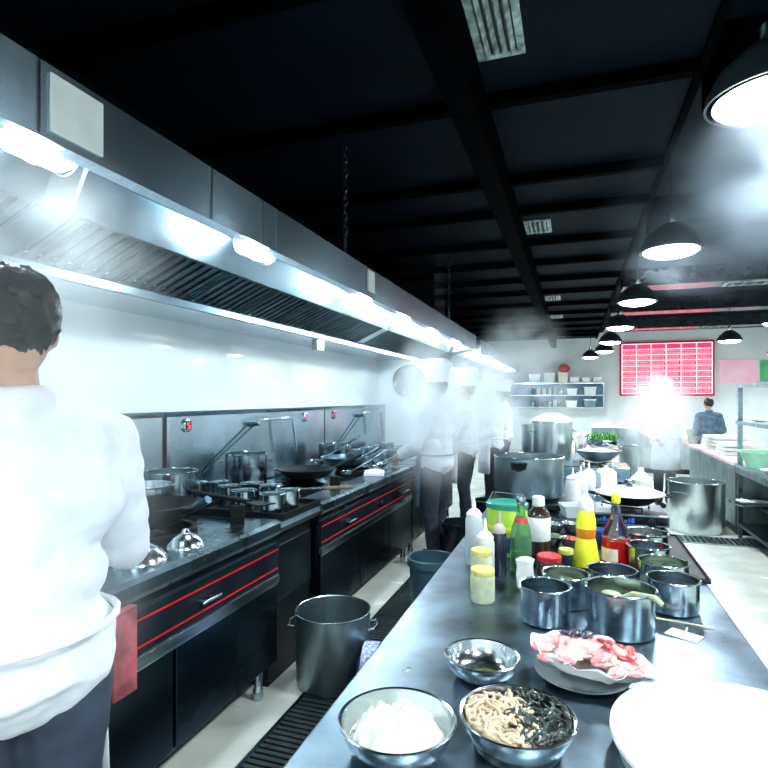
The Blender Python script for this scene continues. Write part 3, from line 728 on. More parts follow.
# round white board / big lid at lower right
bx_, by_ = D(757, 1.035)
t = thing('round_board', 'big round white board with greenish edge at the right front corner', 'cutting board', (bx_, by_, Z))
MB().lathe([(.235,0),(.24,.004),(.243,.03),(.24,.034)], 72).build('base', BOARDS, t)
MB().lathe([(.24,.034),(.25,.036),(.255,.04),(.254,.047),(.25,.05)], 72).build('top', BOARDW, t)
# chopsticks, packet
cx_, cy_ = T(686, 622, .81)
solo('chopsticks', MB().tube([(-.085,0,.008),(.075,.0,.004)], [.003,.0022], 8), BAMBOO, 'pale bamboo chopstick lying beside the right pot', 'chopstick', (cx_, cy_, Z), math.radians(-6))
x, y = T(684, 634, .805)
t = thing('paper_packet', 'small transparent packet with a wooden pick lying below the chopstick', 'packet', (x, y, Z), math.radians(-30))
MB().box((-.045,-.03,0),(.045,.03,.002)).build('film', CLEARP, t, smooth=False)
MB().tube([(-.01,.05,.006),(.008,-.02,.005)], .003, 8).build('pick', BAMBOO, t)
# pots of condiments
pots = [ (545,585,.912,27,None,'dark steel pot with empty inside, left of the big front pot', None),
 (620.5,587,.932,37,'ladle','biggest steel condiment pot in front with a green-handled scoop', None),
 (673,578,.905,28.5,'broth','steel pot at the right with dark liquid, behind the chopstick', None),
 (566,573,.905,25,'herb','steel pot of chopped green herbs behind the left pot', None),
 (612,569,.905,26,'broth','steel pot behind the biggest front pot, between the bottles', None),
 (663,561,.905,27,'herb','steel pot with green bits, third from the front at the right', None),
 (648,545,.905,23,None,'steel pot fourth from the front at the right edge', None),
 (645,532,.905,24,'dark','steel pot of dark dried pickles, farthest in the right row', None)]
P3 = []
for px, py, z, rx, cont, lab, _ in pots:
    x, y, r = place(px, py, z, rx); P3.append((x, y, r, z, cont, lab))
for i, (x, y, r, z, cont, lab) in enumerate(P3):
    zb = .8165 if i >= 6 else Z
    if i in (4, 5): zb = Z
    cook_pot(x, y, zb, r-.005, z-zb, lab, None, STEEL, 'steel condiment pots on the near table', name='condiment_pot')
    if cont == 'herb': contents(x, y, z-.035, r-.016, HERB, 'chopped_herbs', 'wet green chopped herbs filling the %s' % lab.split(' with')[0].split(' of')[0].replace('steel pot', 'steel pot ' + ('behind the left pot' if i == 3 else 'third from the front')), 'herbs')
    if cont == 'broth': contents(x, y, z-.06, r-.014, BROTH, 'dark_broth', 'dark glossy liquid in the pot ' + ('behind the chopstick at the right' if i == 2 else 'between the bottles'), 'sauce', .0, .0)
    if cont == 'dark': contents(x, y, z-.03, r-.016, DARKF, 'dried_pickles', 'dark dried pickles in the farthest pot of the right row', 'pickles', .016)
    if cont == 'ladle':
        contents(x, y, z-.06, r-.014, HERB, 'pickled_greens', 'olive pickled greens in the biggest front pot', 'pickles', .016, .015)
        t = thing('scoop', 'pale green flat scoop sticking out over the edge of the biggest front pot', 'scoop', (x, y, z-.04), math.radians(-42))
        MB().tube([(.0,0,.002),(.045,0,.03),(r+.012,0,.042),(r+.035,0,.03)], [.010,.011,.009,.007], 8).build('handle', mat('pale_green_wood', (.42,.48,.30), 0, .5), t)
        MB().ell((-.03,0,.008), (.035,.024,.010), 16, 8).build('spoon', mat('pale_green_wood', (.42,.48,.30)), t)
# black tray beneath the back pots
MBt = thing('black_tray', 'black flat tray under the rear condiment pots', 'tray', (.19, 2.74, Z))
MB().box((-.40,-.37,0),(.30,.37,.010)).build('base', BLACK, MBt, smooth=False)
MB().box((-.40,-.37,.010),(.30,-.36,.016)).box((-.40,.36,.010),(.30,.37,.016)).box((-.40,-.36,.010),(-.39,.36,.016)).box((.29,-.36,.010),(.30,.36,.016)).build('rim', BLACKG, MBt, smooth=False)
TB = Z+.0105
# ---- bottles and jars
def bottle(name, label, cat, px, d, parts, group=None, z=None):
    x, y = D(px, d); t = thing(name, label, cat, (x, y, Z if z is None else z), 0, group)
    for pn, prof, m in parts: MB().lathe(prof, 28).build(pn, m, t)
    return t
def squeeze(px, d, label, r=.034, h=.16, m=CLEARP, capm=WHITE, z=None, fill=None):
    parts = [('body', [(r*.9,0),(r,.006),(r,h*.93),(r*.85,h)], m),
             ('cap', [(r*.88,h-.002),(r*.9,h+.012),(r*.6,h+.026),(.009,h+.034),(.004,h+.078),(.003,h+.08)], capm)]
    return bottle('squeeze_bottle', label, 'bottle', px, d, parts, 'squeeze bottles', z)
squeeze(474, 2.35, 'milky squeeze bottle standing behind the other one, left of the green tin', .036, .20)
squeeze(485, 2.12, 'milky white squeeze bottle with nozzle right behind the two yellow-lidded jars', .036, .16)
squeeze(499, 2.2, 'squeeze bottle of dark soy sauce left of the green glass bottle', .030, .17, DARKLIQ, mat('greyish_cap', (.45,.42,.38)))
def jar(px, d, r, h, m, lm, label, z=None, lid='lid'):
    return bottle('glass_jar', label, 'jar', px, d, [('body', [(r*.92,0),(r,.005),(r,h*.88),(r*.9,h)], m), (lid, [(r*.97,h-.002),(r*.99,h+.001),(r*.99,h+.014),(r*.93,h+.017)], lm)], None, z)
jar(482.5, 1.92, .042, .095, PALEY, LIDY, 'front jar of pale paste with yellow lid, left of the steel pots')
jar(483, 2.02+.0, .001, .001, PALEY, LIDY, 'x') if False else None
x, y = D(481.5, 2.03); jar(481.5, 2.035, .040, .13, PALEY, LIDY, 'back jar with yellow-green lid, just behind the front jar')
# tin
x, y = D(507, 2.52)
t = thing('lime_tin', 'big lime green tin with dark green plastic lid', 'tin', (x, y, Z))
MB().lathe([(.088,0),(.09,.003),(.09,.205),(.088,.208)], 44).build('body', LIME, t)
MB().lathe([(.0905,.02),(.091,.022),(.091,.085),(.0905,.087)], 44).build('label', BLUEP, t)
MB().lathe([(.0905,.11),(.0912,.112),(.0912,.13),(.0905,.132)], 44).build('stripe', YEL, t)
MB().lathe([(.091,.205),(.094,.207),(.094,.226),(.088,.23),(.075,.224),(.0,.224)], 44).build('lid', TEALP, t)
MB().tube([(.09,-.02,.22),(.07,-.02,.27),(-.06,-.02,.275),(-.09,-.02,.22)], .002, 6).build('wire_handle', STEEL, t)
# green glass bottle
bottle('glass_bottle', 'green glass bottle with silver cap and small red label', 'bottle', 521, 2.22, [
 ('body', [(.038,0),(.042,.006),(.042,.15),(.036,.185),(.020,.225),(.015,.25),(.015,.285)], GLASSG),
 ('contents', [(.036,.004),(.038,.01),(.038,.09),(.037,.092)], mat('olive_liquid', (.10,.17,.03), 0, .2)),
 ('cap', [(.017,.278),(.018,.28),(.018,.305),(.016,.308)], STEEL),
 ('label', [(.0285,.205),(.0255,.218),(.0235,.222),(.0225,.2225)], REDP)])
bottle('glass_bottle', 'dark brown bottle with white cap and white paper sleeve', 'bottle', 538.5, 2.36, [
 ('body', [(.045,0),(.048,.006),(.048,.19),(.044,.215),(.025,.235),(.022,.245)], BROWNG),
 ('sleeve', [(.0485,.10),(.0495,.102),(.0495,.195),(.0485,.197)], PAPER),
 ('cap', [(.025,.243),(.026,.246),(.025,.28),(.022,.283)], WHITE)])
x, y = D(525, 2.03)
solo('plastic_bag', MB().lathe([(.02,0),(.03,.01),(.034,.05),(.03,.085),(.036,.11),(.02,.118)], 9, sx=1, sy=.6), WHITE, 'crumpled white plastic bag standing between green bottle and brown sauce jar', 'bag', (x, y, Z), .4)
jar(549, 2.12, .046, .085, BROWNG, REDP, 'dark sauce jar with red lid, left of the yellow bottle')
jar(566, 2.26, .03, .07, DARKLIQ, mat('olive_lid', (.5,.6,.1)), 'small dark jar with yellow-green lid between red lid jar and yellow bottle')
bottle('sauce_bottle', 'yellow plastic sauce bottle with orange band and white cap', 'bottle', 586, 2.3, [
 ('body', [(.055,0),(.057,.006),(.040,.11),(.036,.125)], YEL),
 ('band', [(.0365,.123),(.037,.125),(.041,.16),(.0405,.163)], OR),
 ('upper_body', [(.0405,.161),(.038,.20),(.030,.235),(.024,.245)], YEL),
 ('cap', [(.029,.238),(.030,.242),(.027,.275),(.018,.285),(.010,.30),(.008,.302)], WHITE),
 ])
bottle('vinegar_bottle', 'clear glass bottle half full of red vinegar with yellow cap', 'bottle', 616, 2.34, [
 ('contents', [(.050,.004),(.0563,.01),(.0563,.105),(.052,.107)], REDLIQ),
 ('body', [(.052,0),(.0555,.003),(.0555,.12),(.048,.145),(.028,.185),(.018,.22),(.015,.255),(.015,.27)], GLASS),
 ('cap', [(.0165,.258),(.018,.26),(.018,.295),(.016,.298)], YEL),
 ])
_v = [o for o in COL.objects if o.name.startswith('vinegar_bottle')][0]
MB().prism([(.0565*math.cos(a), .0565*math.sin(a)) for a in [PI*1.02+PI*.5*i/10 for i in range(11)]]+[(.0575*math.cos(a), .0575*math.sin(a)) for a in [PI*1.52-PI*.5*i/10 for i in range(11)]], .02, .075, 'Z').build('label', CREAM, _v)
# small bowls at the back of the near table
for px, py, rx, m, lab, cont in ((552,523,11,STEEL,'small steel bowl behind the brown bottle, upper of two',None),(551,535,12,STEEL,'small steel bowl behind the brown bottle, lower of two',None),
        (572,523,9.5,MIRROR,'small shiny bowl left of the yellow bottle cap',None),(571,538,10,MIRROR,'small bowl heaped with red chili left of the yellow bottle','chili')):
    zt = .86; x, y, r = place(px, py, zt, rx)
    bowl(x, y, TB if x > -.2 and y > 2.38 else Z, r, .045, lab, m, 'small bowls behind the bottles', 'small_bowl')
    if cont: contents(x, y, zt-.012, r*.9, CHILI, 'red_chili', 'heap of red chili paste in the small bowl left of the yellow bottle', 'chili', .01, .02)
solo('blue_cup', MB().lathe([(.03,0),(.034,.004),(.042,.07),(.039,.07),(.03,.006)], 24), BLUEP, 'small blue plastic cup between the yellow bottle and vinegar bottle', 'cup', (*D(601, 2.62), TB))
x, y = D(458, 2.62)
t = thing('draining_rack', 'low shiny steel rack with round disc at the left edge of the table', 'rack', (-.34, 2.66, Z), math.radians(8))
m = MB()
for z_ in (.004, .05): m.tube([(-.1,-.09,z_),(.1,-.09,z_),(.11,-.08,z_),(.11,.08,z_),(.1,.09,z_),(-.1,.09,z_),(-.11,.08,z_),(-.11,-.08,z_)], .004, 6, True)
for a in (-.1,.1):
    for b_ in (-.085,.085): m.tube([(a,b_,.004),(a,b_,.05)], .003, 6)
m.build('frame', MIRROR, t)
MB().box((-.095,-.08,.008),(.095,.08,.012)).build('tray', STEEL, t, smooth=False)
MB().lathe([(.05,.0),(.055,.004),(.05,.008)], 24, (0,0,.0125)).build('disc', DARKST, t)
solo('clear_tub', MB().lathe([(.07,0),(.075,.004),(.1,.07),(.104,.072),(.097,.07),(.072,.008)], 4, sx=1.1, M=Matrix.Rotation(PI/4,4,'Z')), CLEARP, 'clear plastic tub behind the small bowls', 'tub', (*D(574, 3.28), Z), TH, smooth=False)

# ------------------------------------------------------------ second table
def gas_stove(x, y, z, w_, dp, h, label, m=STEEL, frontm=None, rz=0, flame=True):
    t = thing('gas_stove', label, 'gas stove', (x, y, z), rz)
    MB().box((-w_/2,-dp/2,.015),(w_/2,dp/2,h)).build('body', m, t, smooth=False, bevel=.006)
    MB().box((-w_/2+.01,-dp/2-.006,.025),(w_/2-.01,-dp/2,h-.01)).build('front_panel', frontm or BLACKG, t, smooth=False)
    MB().lathe([(.022,0),(.022,.02),(.015,.026)], 18, M=Matrix.Translation((w_*.28,-dp/2-.006,h*.5)) @ Matrix.Rotation(PI/2,4,'X')).build('knob', BLACK, t)
    for sx in (-1,1):
        for sy in (-1,1): MB().lathe([(.012,0),(.012,.016)], 10, (sx*(w_/2-.03), sy*(dp/2-.03), 0)).build('foot', BLACK, t)
    m_ = MB()
    for k in range(5): a = 2*PI*k/5+.3; m_.tube([(.05*math.cos(a),.05*math.sin(a),h+.012),(.13*math.cos(a),.13*math.sin(a),h+.022),(.13*math.cos(a),.13*math.sin(a),h)], .005, 6)
    m_.build('pan_support', BLACK, t)
    MB().lathe([(.05,h),(.05,h+.008),(.03,h+.012)], 20).build('burner_head', DARKST, t)
    return t
gx, gy = D(648, 3.32)
g = gas_stove(.28, 3.42, .8005, .40, .34, .075, 'dark portable gas stove with blue marks, under the lidded wok at the right', DARKST, BLACKG)
m = MB(); rn = random.Random(4); xx = -.17
while xx < .02: w_ = rn.uniform(.006,.018); m.box((xx,-.1775,.03),(xx+w_,-.176,.03+rn.uniform(.012,.03))); xx += w_+.005
m.build('marks', BLUEP, g, smooth=False)
wz = .8005+.075+.0235
t = thing('wok', 'shallow black wok with white domed lid on the portable gas stove', 'wok', (.30, 3.42, wz))
MB().lathe([(.05,0),(.10,.008),(.155,.04),(.18,.062),(.177,.064),(.15,.043),(.09,.012),(.04,.004)], 40).build('body', BLACK, t)
for s in (-1,1): MB().tube([(s*.178,-.03,.055),(s*.21,-.025,.06),(s*.215,0,.062),(s*.21,.025,.06),(s*.178,.03,.055)], .006, 8).build('handle', BLACK, t)
l_ = MB().lathe([(.182,.0645),(.183,.069),(.12,.092),(.05,.102),(.0,.104)], 40).build('lid', mat('pale_lid', (.86,.76,.72), .2, .3), t)
MB().lathe([(.02,.103),(.012,.112),(.03,.122),(.03,.134),(.012,.14)], 20).build('knob', STEEL, l_)
# big aluminium pot on burner
gas_stove(-.29, 3.72, .8005, .44, .40, .05, 'low black gas burner under the dented aluminium pot', BLACK, BLACKG)
cook_pot(-.275, 3.72, .8005+.0735, .218, .25, 'large dented grey aluminium pot with black ear handles, centre of the picture', 'ear', DULL, ha=math.radians(-100))
squeeze(573, 3.75, 'white squeeze bottle with orange label right of the big aluminium pot', .05, .15, WHITE, WHITE)
squeeze(581, 3.9, 'white squeeze bottle next to the one with orange label', .045, .15, WHITE, WHITE)
squeeze(589, 4.05, 'third white squeeze bottle behind the two by the aluminium pot', .045, .15, WHITE, WHITE)
x, y = D(573, 3.697)
solo('plastic_canister', MB().lathe([(.085,0),(.09,.01),(.09,.13),(.06,.15),(.02,.155),(.018,.18)], 4, sx=1, M=Matrix.Rotation(PI/4,4,'Z')), WHITE, 'white square plastic canister with small blue and red mark, behind the wok lid', 'canister', (*D(606, 4.3), .8005), TH, smooth=False, bevel=.012)
bottle('sauce_bottle', 'cream coloured plastic jug with tapered neck above the wok lid', 'bottle', 641, 3.98, [('body', [(.065,0),(.07,.01),(.07,.12),(.03,.165),(.018,.175)], CREAM), ('cap', [(.02,.174),(.02,.195),(.014,.2)], WHITE)])
gas_stove(.18, 5.1, .8005, .52, .42, .13, 'blue-tinted steel gas stove under the wok of white food', STEEL, mat('pale_blue_steel', (.30,.48,.66), .9, .2))
zz = .8005+.13+.0235
t = thing('wok', 'small wok heaped with pale food on the blue-tinted stove', 'wok', (.20, 5.1, zz))
MB().lathe([(.05,0),(.11,.02),(.17,.075),(.19,.10),(.187,.102),(.165,.077),(.1,.024),(.04,.004)], 36).build('body', DULL, t)
contents(.20, 5.1, zz+.09, .172, mat('pale_food', (.72,.74,.66), 0, .7, .15, 30), 'pale_food', 'white-green heap of food in the small wok', 'food', .02, .02)
solo('steel_ladle_cup', MB().lathe([(.03,0),(.05,.01),(.055,.05),(.052,.05),(.03,.006)], 24), MIRROR, 'small shiny steel cup in front of the white canister', 'cup', (*D(600, 3.75), .8005))
# tall pots
cook_pot(-.19, 5.45, .8005, .185, .48, 'tall steel stock pot with a pale haze mound on top, behind the aluminium pot', 'loop', mat('light_steel', (.66,.74,.76), 1, .3, .08, 9), ha=.5)
solo('haze_mound', MB().lathe([(.188,.0),(.17,.02),(.12,.05),(.06,.07),(.0,.075)], 36), CLOTH, 'pale solid mound added for the dome of haze over the tall stock pot', 'cloth', (-.19, 5.45, 1.286))  # solid mound put in for a faint dome of haze
cook_pot(-.36, 5.9, .8005, .15, .42, 'narrower steel pot half hidden left of the tall stock pot', None, MATS['light_steel'])
# third group of tables
table('steel_table', 6.36, 9.3, 'far steel table crowded with bottles and boxes', solid=True)
rn = random.Random(21)
cols = [WHITE, PAPER, CREAM, STEEL, DARKLIQ, GREENV, CLEARP, REDP]
w_ = ['white','off-white','cream','steel','dark','green','milky','red']
k = 0
for row in range(5):
    for c_ in range(5):
        x = -.40+c_*.19+rn.uniform(-.02,.02); y = 6.55+row*.3+rn.uniform(-.03,.03); q = rn.randrange(8); h = rn.uniform(.14,.26)
        r_ = rn.uniform(.03,.05)
        t = thing('sauce_bottle', '%s bottle on the far steel table, row %s, %s' % (w_[q], ['nearest','second','middle','fourth','farthest'][row], ['at the left edge','left of the middle','in the middle','right of the middle','at the right edge'][c_]), 'bottle', (x, y, .8005), group='bottles crowded on the far steel table')
        MB().lathe([(r_*.9,0),(r_,.006),(r_,h*.65),(r_*.4,h*.85),(r_*.35,h)], 18).build('body', cols[q], t)
        MB().lathe([(r_*.4,h-.002),(r_*.42,h+.02),(r_*.3,h+.024)], 14).build('cap', cols[(q+3) % 8], t)
for i, (x, y, z, m, lab) in enumerate(((-.05,8.35,.8005,CREAM,'cream storage box on the far steel table, left'),(.25,8.35,.8005,WHITE,'white storage box on the far steel table, right'),(.1,8.8,.8005,PAPER,'grey-white storage box at the back of the far steel table'))):
    t = thing('storage_box', lab, 'box', (x, y, z)); MB().box((-.12,-.12,0),(.12,.12,.16)).build('body', m, t, smooth=False, bevel=.008); MB().box((-.125,-.125,.16),(.125,.125,.18)).build('lid', WHITE, t, smooth=False, bevel=.004)
t = thing('storage_box', 'cream box under the bowl of green vegetables behind the small wok', 'box', (.27, 5.92, .8005)); MB().box((-.15,-.12,0),(.15,.12,.2)).build('body', CREAM, t, smooth=False, bevel=.008)
bowl(.27, 5.92, 1.001, .15, .08, 'wide steel bowl with green vegetables behind the wok', MIRROR)
mbb = MB(); rn = random.Random(5)
for i in range(90):
    a = rn.uniform(0, 2*PI); q = math.sqrt(rn.random())*.13; u, v = q*math.cos(a), q*math.sin(a); hd_ = rn.uniform(0, 6.28)
    mbb.tube([(u,v,.04+rn.random()*.05),(u+.04*math.cos(hd_),v+.04*math.sin(hd_),.10+rn.random()*.05),(u+.07*math.cos(hd_),v+.07*math.sin(hd_),.09+rn.random()*.04)], [.004,.006,.002], 5)
solo('green_vegetables', mbb, GREENV, 'heap of bright green leaves in the wide bowl behind the wok', 'vegetables', (.27, 5.92, 1.005), kind='stuff')

# ------------------------------------------------------------ back shelf and counter
def atback(px, Y): k = (px-573.3)*CS/F; return k*CS*Y/(1+SN*k)
def zat(py, px, Y): x = atback(px, Y); return EYE-(py-HOR)*(CS*Y-SN*x)/F
sx0, sx1 = atback(500, 16.5), atback(604, 16.5); z1 = zat(384, 560, 16.5); z2 = zat(396, 560, 16.5); z3 = zat(408, 560, 16.5)
t = thing('wall_shelf', 'three-tier steel wall shelf full of containers on the back wall', 'shelf', ((sx0+sx1)/2, 16.6, z3)); hw = (sx1-sx0)/2
for z_ in (0, z2-z3, z1-z3): MB().box((-hw,-.2,z_),(hw,.195,z_+.03)).build('shelf_board', STEEL, t, smooth=False)
for s in (-1, 1): MB().box((s*hw-(.03 if s>0 else 0),-.2,.03),(s*hw+(0 if s>0 else .03),.195,z1-z3)).build('side_panel', STEEL, t, smooth=False)
MB().box((-hw+.03,.185,.03),(hw-.03,.195,z1-z3)).build('back_panel', DARKST, t, smooth=False)
def cont(px0, px1, zb, h, m, lab, lidm=None, y=16.55):
    xa, xb = atback(px0, y), atback(px1, y); t = thing('storage_container', lab, 'container', ((xa+xb)/2, y, zb+.0305)); hw_ = (xb-xa)/2
    MB().add([(-hw_*.88,-.12,0),(hw_*.88,-.12,0),(hw_*.88,.12,0),(-hw_*.88,.12,0),(-hw_,-.14,h),(hw_,-.14,h),(hw_,.14,h),(-hw_,.14,h)], [(0,3,2,1),(4,5,6,7),(0,1,5,4),(1,2,6,5),(2,3,7,6),(3,0,4,7)]).build('body', m, t, smooth=False, bevel=.01)
    MB().box((-hw_-.01,-.15,h),(hw_+.01,.15,h+.02)).build('lid', lidm or WHITE, t, smooth=False)
    return t
for px0, px1, h, m, lab in ((529,541,.26,STEEL,'steel container on the top wall shelf, leftmost'),(544,555,.26,PAPER,'pale container on the top wall shelf, second from left'),(558,568,.27,CREAM,'cream container under the red cap on the top wall shelf'),(570,579,.15,WHITE,'low white container on the top wall shelf'),(582,590,.12,WHITE,'small white container on the top wall shelf, second from right'),(593,602,.14,PAPER,'pale container at the right end of the top wall shelf')):
    cont(px0, px1, z1, h, m, lab)
x = atback(564, 16.55); solo('red_cap', MB().ell((0,0,0), (.16,.13,.13), 20, 10), REDP, 'bright red rounded cap lying on the cream container on the top wall shelf', 'cap', (x, 16.55, z1+.0305+.27+.02+.125))
for j, (zz_, nm) in enumerate(((z2,'middle'),(z3,'bottom'))):
    rn = random.Random(9+j); pxs = [533,538.5,544,549.5,555,560.5] ; w_n = ['far left','second from left','third from left','fourth from left','fifth from left','sixth from left']
    for i, px in enumerate(pxs):
        m = [STEEL, GLASS if False else CLEARP, WHITE, DARKST][rn.randrange(4)]
        solo('storage_jar', MB().lathe([(.05,0),(.055,.01),(.055,.15),(.04,.17),(.045,.19),(.04,.2)], 16), m, 'jar on the %s wall shelf, %s' % (nm, w_n[i]), 'jar', (atback(px, 16.55), 16.55, zz_+.0305), group='jars on the wall shelf')
    cont(567 if j == 0 else 566, 577, zz_, .16, WHITE, 'white container near the middle of the %s wall shelf' % nm)
    cont(584, 596, zz_, .20, PAPER if j == 0 else STEEL, 'square container at the right of the %s wall shelf' % nm)
def counter(name, x0, x1, y0, y1, z, label, m=STEEL, topm=STEEL, legs=False, cat='counter'):
    t = thing(name, label, cat, ((x0+x1)/2, (y0+y1)/2, 0)); hx, hy = (x1-x0)/2, (y1-y0)/2
    MB().box((-hx,-hy,z-.04),(hx,hy,z)).build('worktop', topm, t, smooth=False, bevel=.005)
    if not legs:
        MB().box((-hx+.02,-hy+.02,.1),(hx-.02,hy-.02,z-.04)).build('cabinet', m, t, smooth=False)
        MB().box((-hx+.05,-hy+.05,0),(hx-.05,hy-.05,.1)).build('plinth', BLACK, t, smooth=False)
    return t
counter('back_counter', .35, 2.6, 12.2, 12.9, .93, 'pale steel counter in the distance behind the haze-veiled cook', DULL, WHITE)
solo('plate_stack', MB().lathe([(.09,0),(.13,.04),(.13,.06),(.12,.06)], 24), WHITE, 'white plates stacked on the distant counter, left', 'plates', (.62, 12.5, .9305))
solo('plate_stack', MB().lathe([(.09,0),(.13,.04),(.13,.06),(.12,.06)], 24), WHITE, 'white plates stacked on the distant counter, right', 'plates', (1.0, 12.5, .9305))

# ------------------------------------------------------------ right side
XR0 = 1.65
t = thing('open_worktable', 'steel worktable at the right with dark open shelves beneath', 'table', (2.05, 4.735, 0))
a, b = 2.6-4.735, 6.87-4.735
MB().box((-.4,a,.76),(.4,b,.8)).build('worktop', STEEL, t, smooth=False, bevel=.004)
MB().box((-.4,a,.70),(-.385,b,.76)).build('front_edge', DULL, t, smooth=False)
MB().box((.36,a,.05),(.4,b,.76)).build('back_panel', BLACK, t, smooth=False)
MB().box((-.38,a,.14),(.36,b,.17)).build('lower_shelf', DARKST, t, smooth=False)
MB().box((-.34,a,.42),(.36,b,.44)).build('middle_shelf', DARKST, t, smooth=False)
for x in (-.37,.36):
    for y in (a+.05, 0, b-.05): MB().box((x-.02,y-.02,0),(x+.02,y+.02,.76)).build('leg', STEEL, t, smooth=False)
MB().box((-.38,b-.02,.17),(.36,b,.70)).build('end_panel', DULL, t, smooth=False)
counter('side_counter', 1.65, 2.45, 6.95, 9.5, .8, 'steel counter with pinkish top beyond the open worktable', DULL, PINKTOP)
solo('baking_tray', MB().lathe([(.2,0),(.23,.02),(.235,.024),(.22,.022),(.19,.004)], 36), STEEL, 'round steel tray sticking out of the open shelf at the right', 'tray', (1.70, 6.4, .4405))
solo('baking_tray', MB().lathe([(.2,0),(.23,.02),(.235,.024),(.22,.022),(.19,.004)], 36), DARKST, 'dark round tray on the lower shelf of the right worktable', 'tray', (1.88, 5.9, .1705))
for i, y in enumerate((4.2, 4.8, 5.3)):
    solo('steel_bowl', bowlm(.16, .09), DARKST, 'dark bowl on the lower shelf of the right worktable, %s' % ['nearest','middle','far'][i], 'bowl', (1.9, y, .1705))
# over-shelf rack
t = thing('rack_shelf', 'two-tier steel rack shelf standing on the right counter', 'shelf', (1.95, 6.03, .8005))
for x in (-.27, .10):
    for y in (-1.0, .8): MB().box((x-.022,y-.022,0),(x+.022,y+.022,.84)).build('post', STEEL, t, smooth=False)
for z_ in (.42, .81):
    MB().box((-.30,-1.05,z_),(.13,.84,z_+.035)).build('shelf_board', DULL, t, smooth=False)
for i, (x, y, z, lab) in enumerate(((1.86,6.62,1.256,'white plate on the middle rack shelf, far end'),(1.86,6.2,1.256,'white plate on the middle rack shelf, centre'),(1.86,5.5,1.256,'white plate on the middle rack shelf, near end'),(1.86,6.5,1.646,'pale dish on top of the rack shelf'))):
    solo('white_plate', MB().lathe([(.08,0),(.13,.02),(.135,.023),(.125,.022),(.07,.005)], 30), WHITE, lab, 'plate', (x, y, z+.0005), group='white plates on the rack')
solo('patterned_box', MB().box((-.12,-.15,0),(.12,.15,.2)), GRID, 'blue and white patterned box under the rack shelf', 'box', (2.2, 6.6, .8005), smooth=False, bevel=.005)
solo('plastic_basin', MB().lathe([(.17,0),(.175,.004),(.24,.15),(.262,.155),(.262,.165),(.235,.16),(.165,.008)], 44), MINT, 'mint green plastic basin on the right worktable', 'basin', (1.84, 6.5, .8005))
solo('serving_plate', MB().lathe([(.10,0),(.17,.03),(.175,.034),(.165,.032),(.09,.006)], 36), WHITE, 'white serving plate with food at the right edge, in front of the basin', 'plate', (1.82, 6.03, .8005))
contents(1.82, 6.03, .825, .12, mat('orange_food', (.75,.5,.25), 0, .5, .4, 50, col2=(.8,.78,.7)), 'plated_food', 'orange and white food on the serving plate at the right edge', 'food', .012, .025)
for i in range(4):
    solo('white_tray', MB().box((-.22,-.3,0),(.22,.3,.035)), WHITE, 'flat white tray in the stack on the pinkish counter, %s' % ['bottom','second from bottom','third from bottom','topmost'][i], 'tray', (1.98+.01*i, 8.9-.02*i, .8005+i*.046), .02*i, 'stack of white trays on the far side counter', smooth=False, bevel=.006)
for i in range(3):
    solo('white_tray', MB().box((-.2,-.25,0),(.2,.25,.04)), PAPER, 'pale tray in the nearer stack on the pinkish counter, %s' % ['bottom','middle','topmost'][i], 'tray', (1.95, 8.0, .8005+i*.05), -.03*i, 'nearer stack of pale trays', smooth=False, bevel=.006)
cook_pot(1.32, 7.12, 0, .29, .56, 'very large steel stock pot on the floor between the tables', 'loop', MATS['light_steel'], ha=.9)
cook_pot(.72, 9.9, 0, .3, .72, 'big steel pot standing on the floor behind the haze-veiled cook', 'loop', DULL, ha=.3)

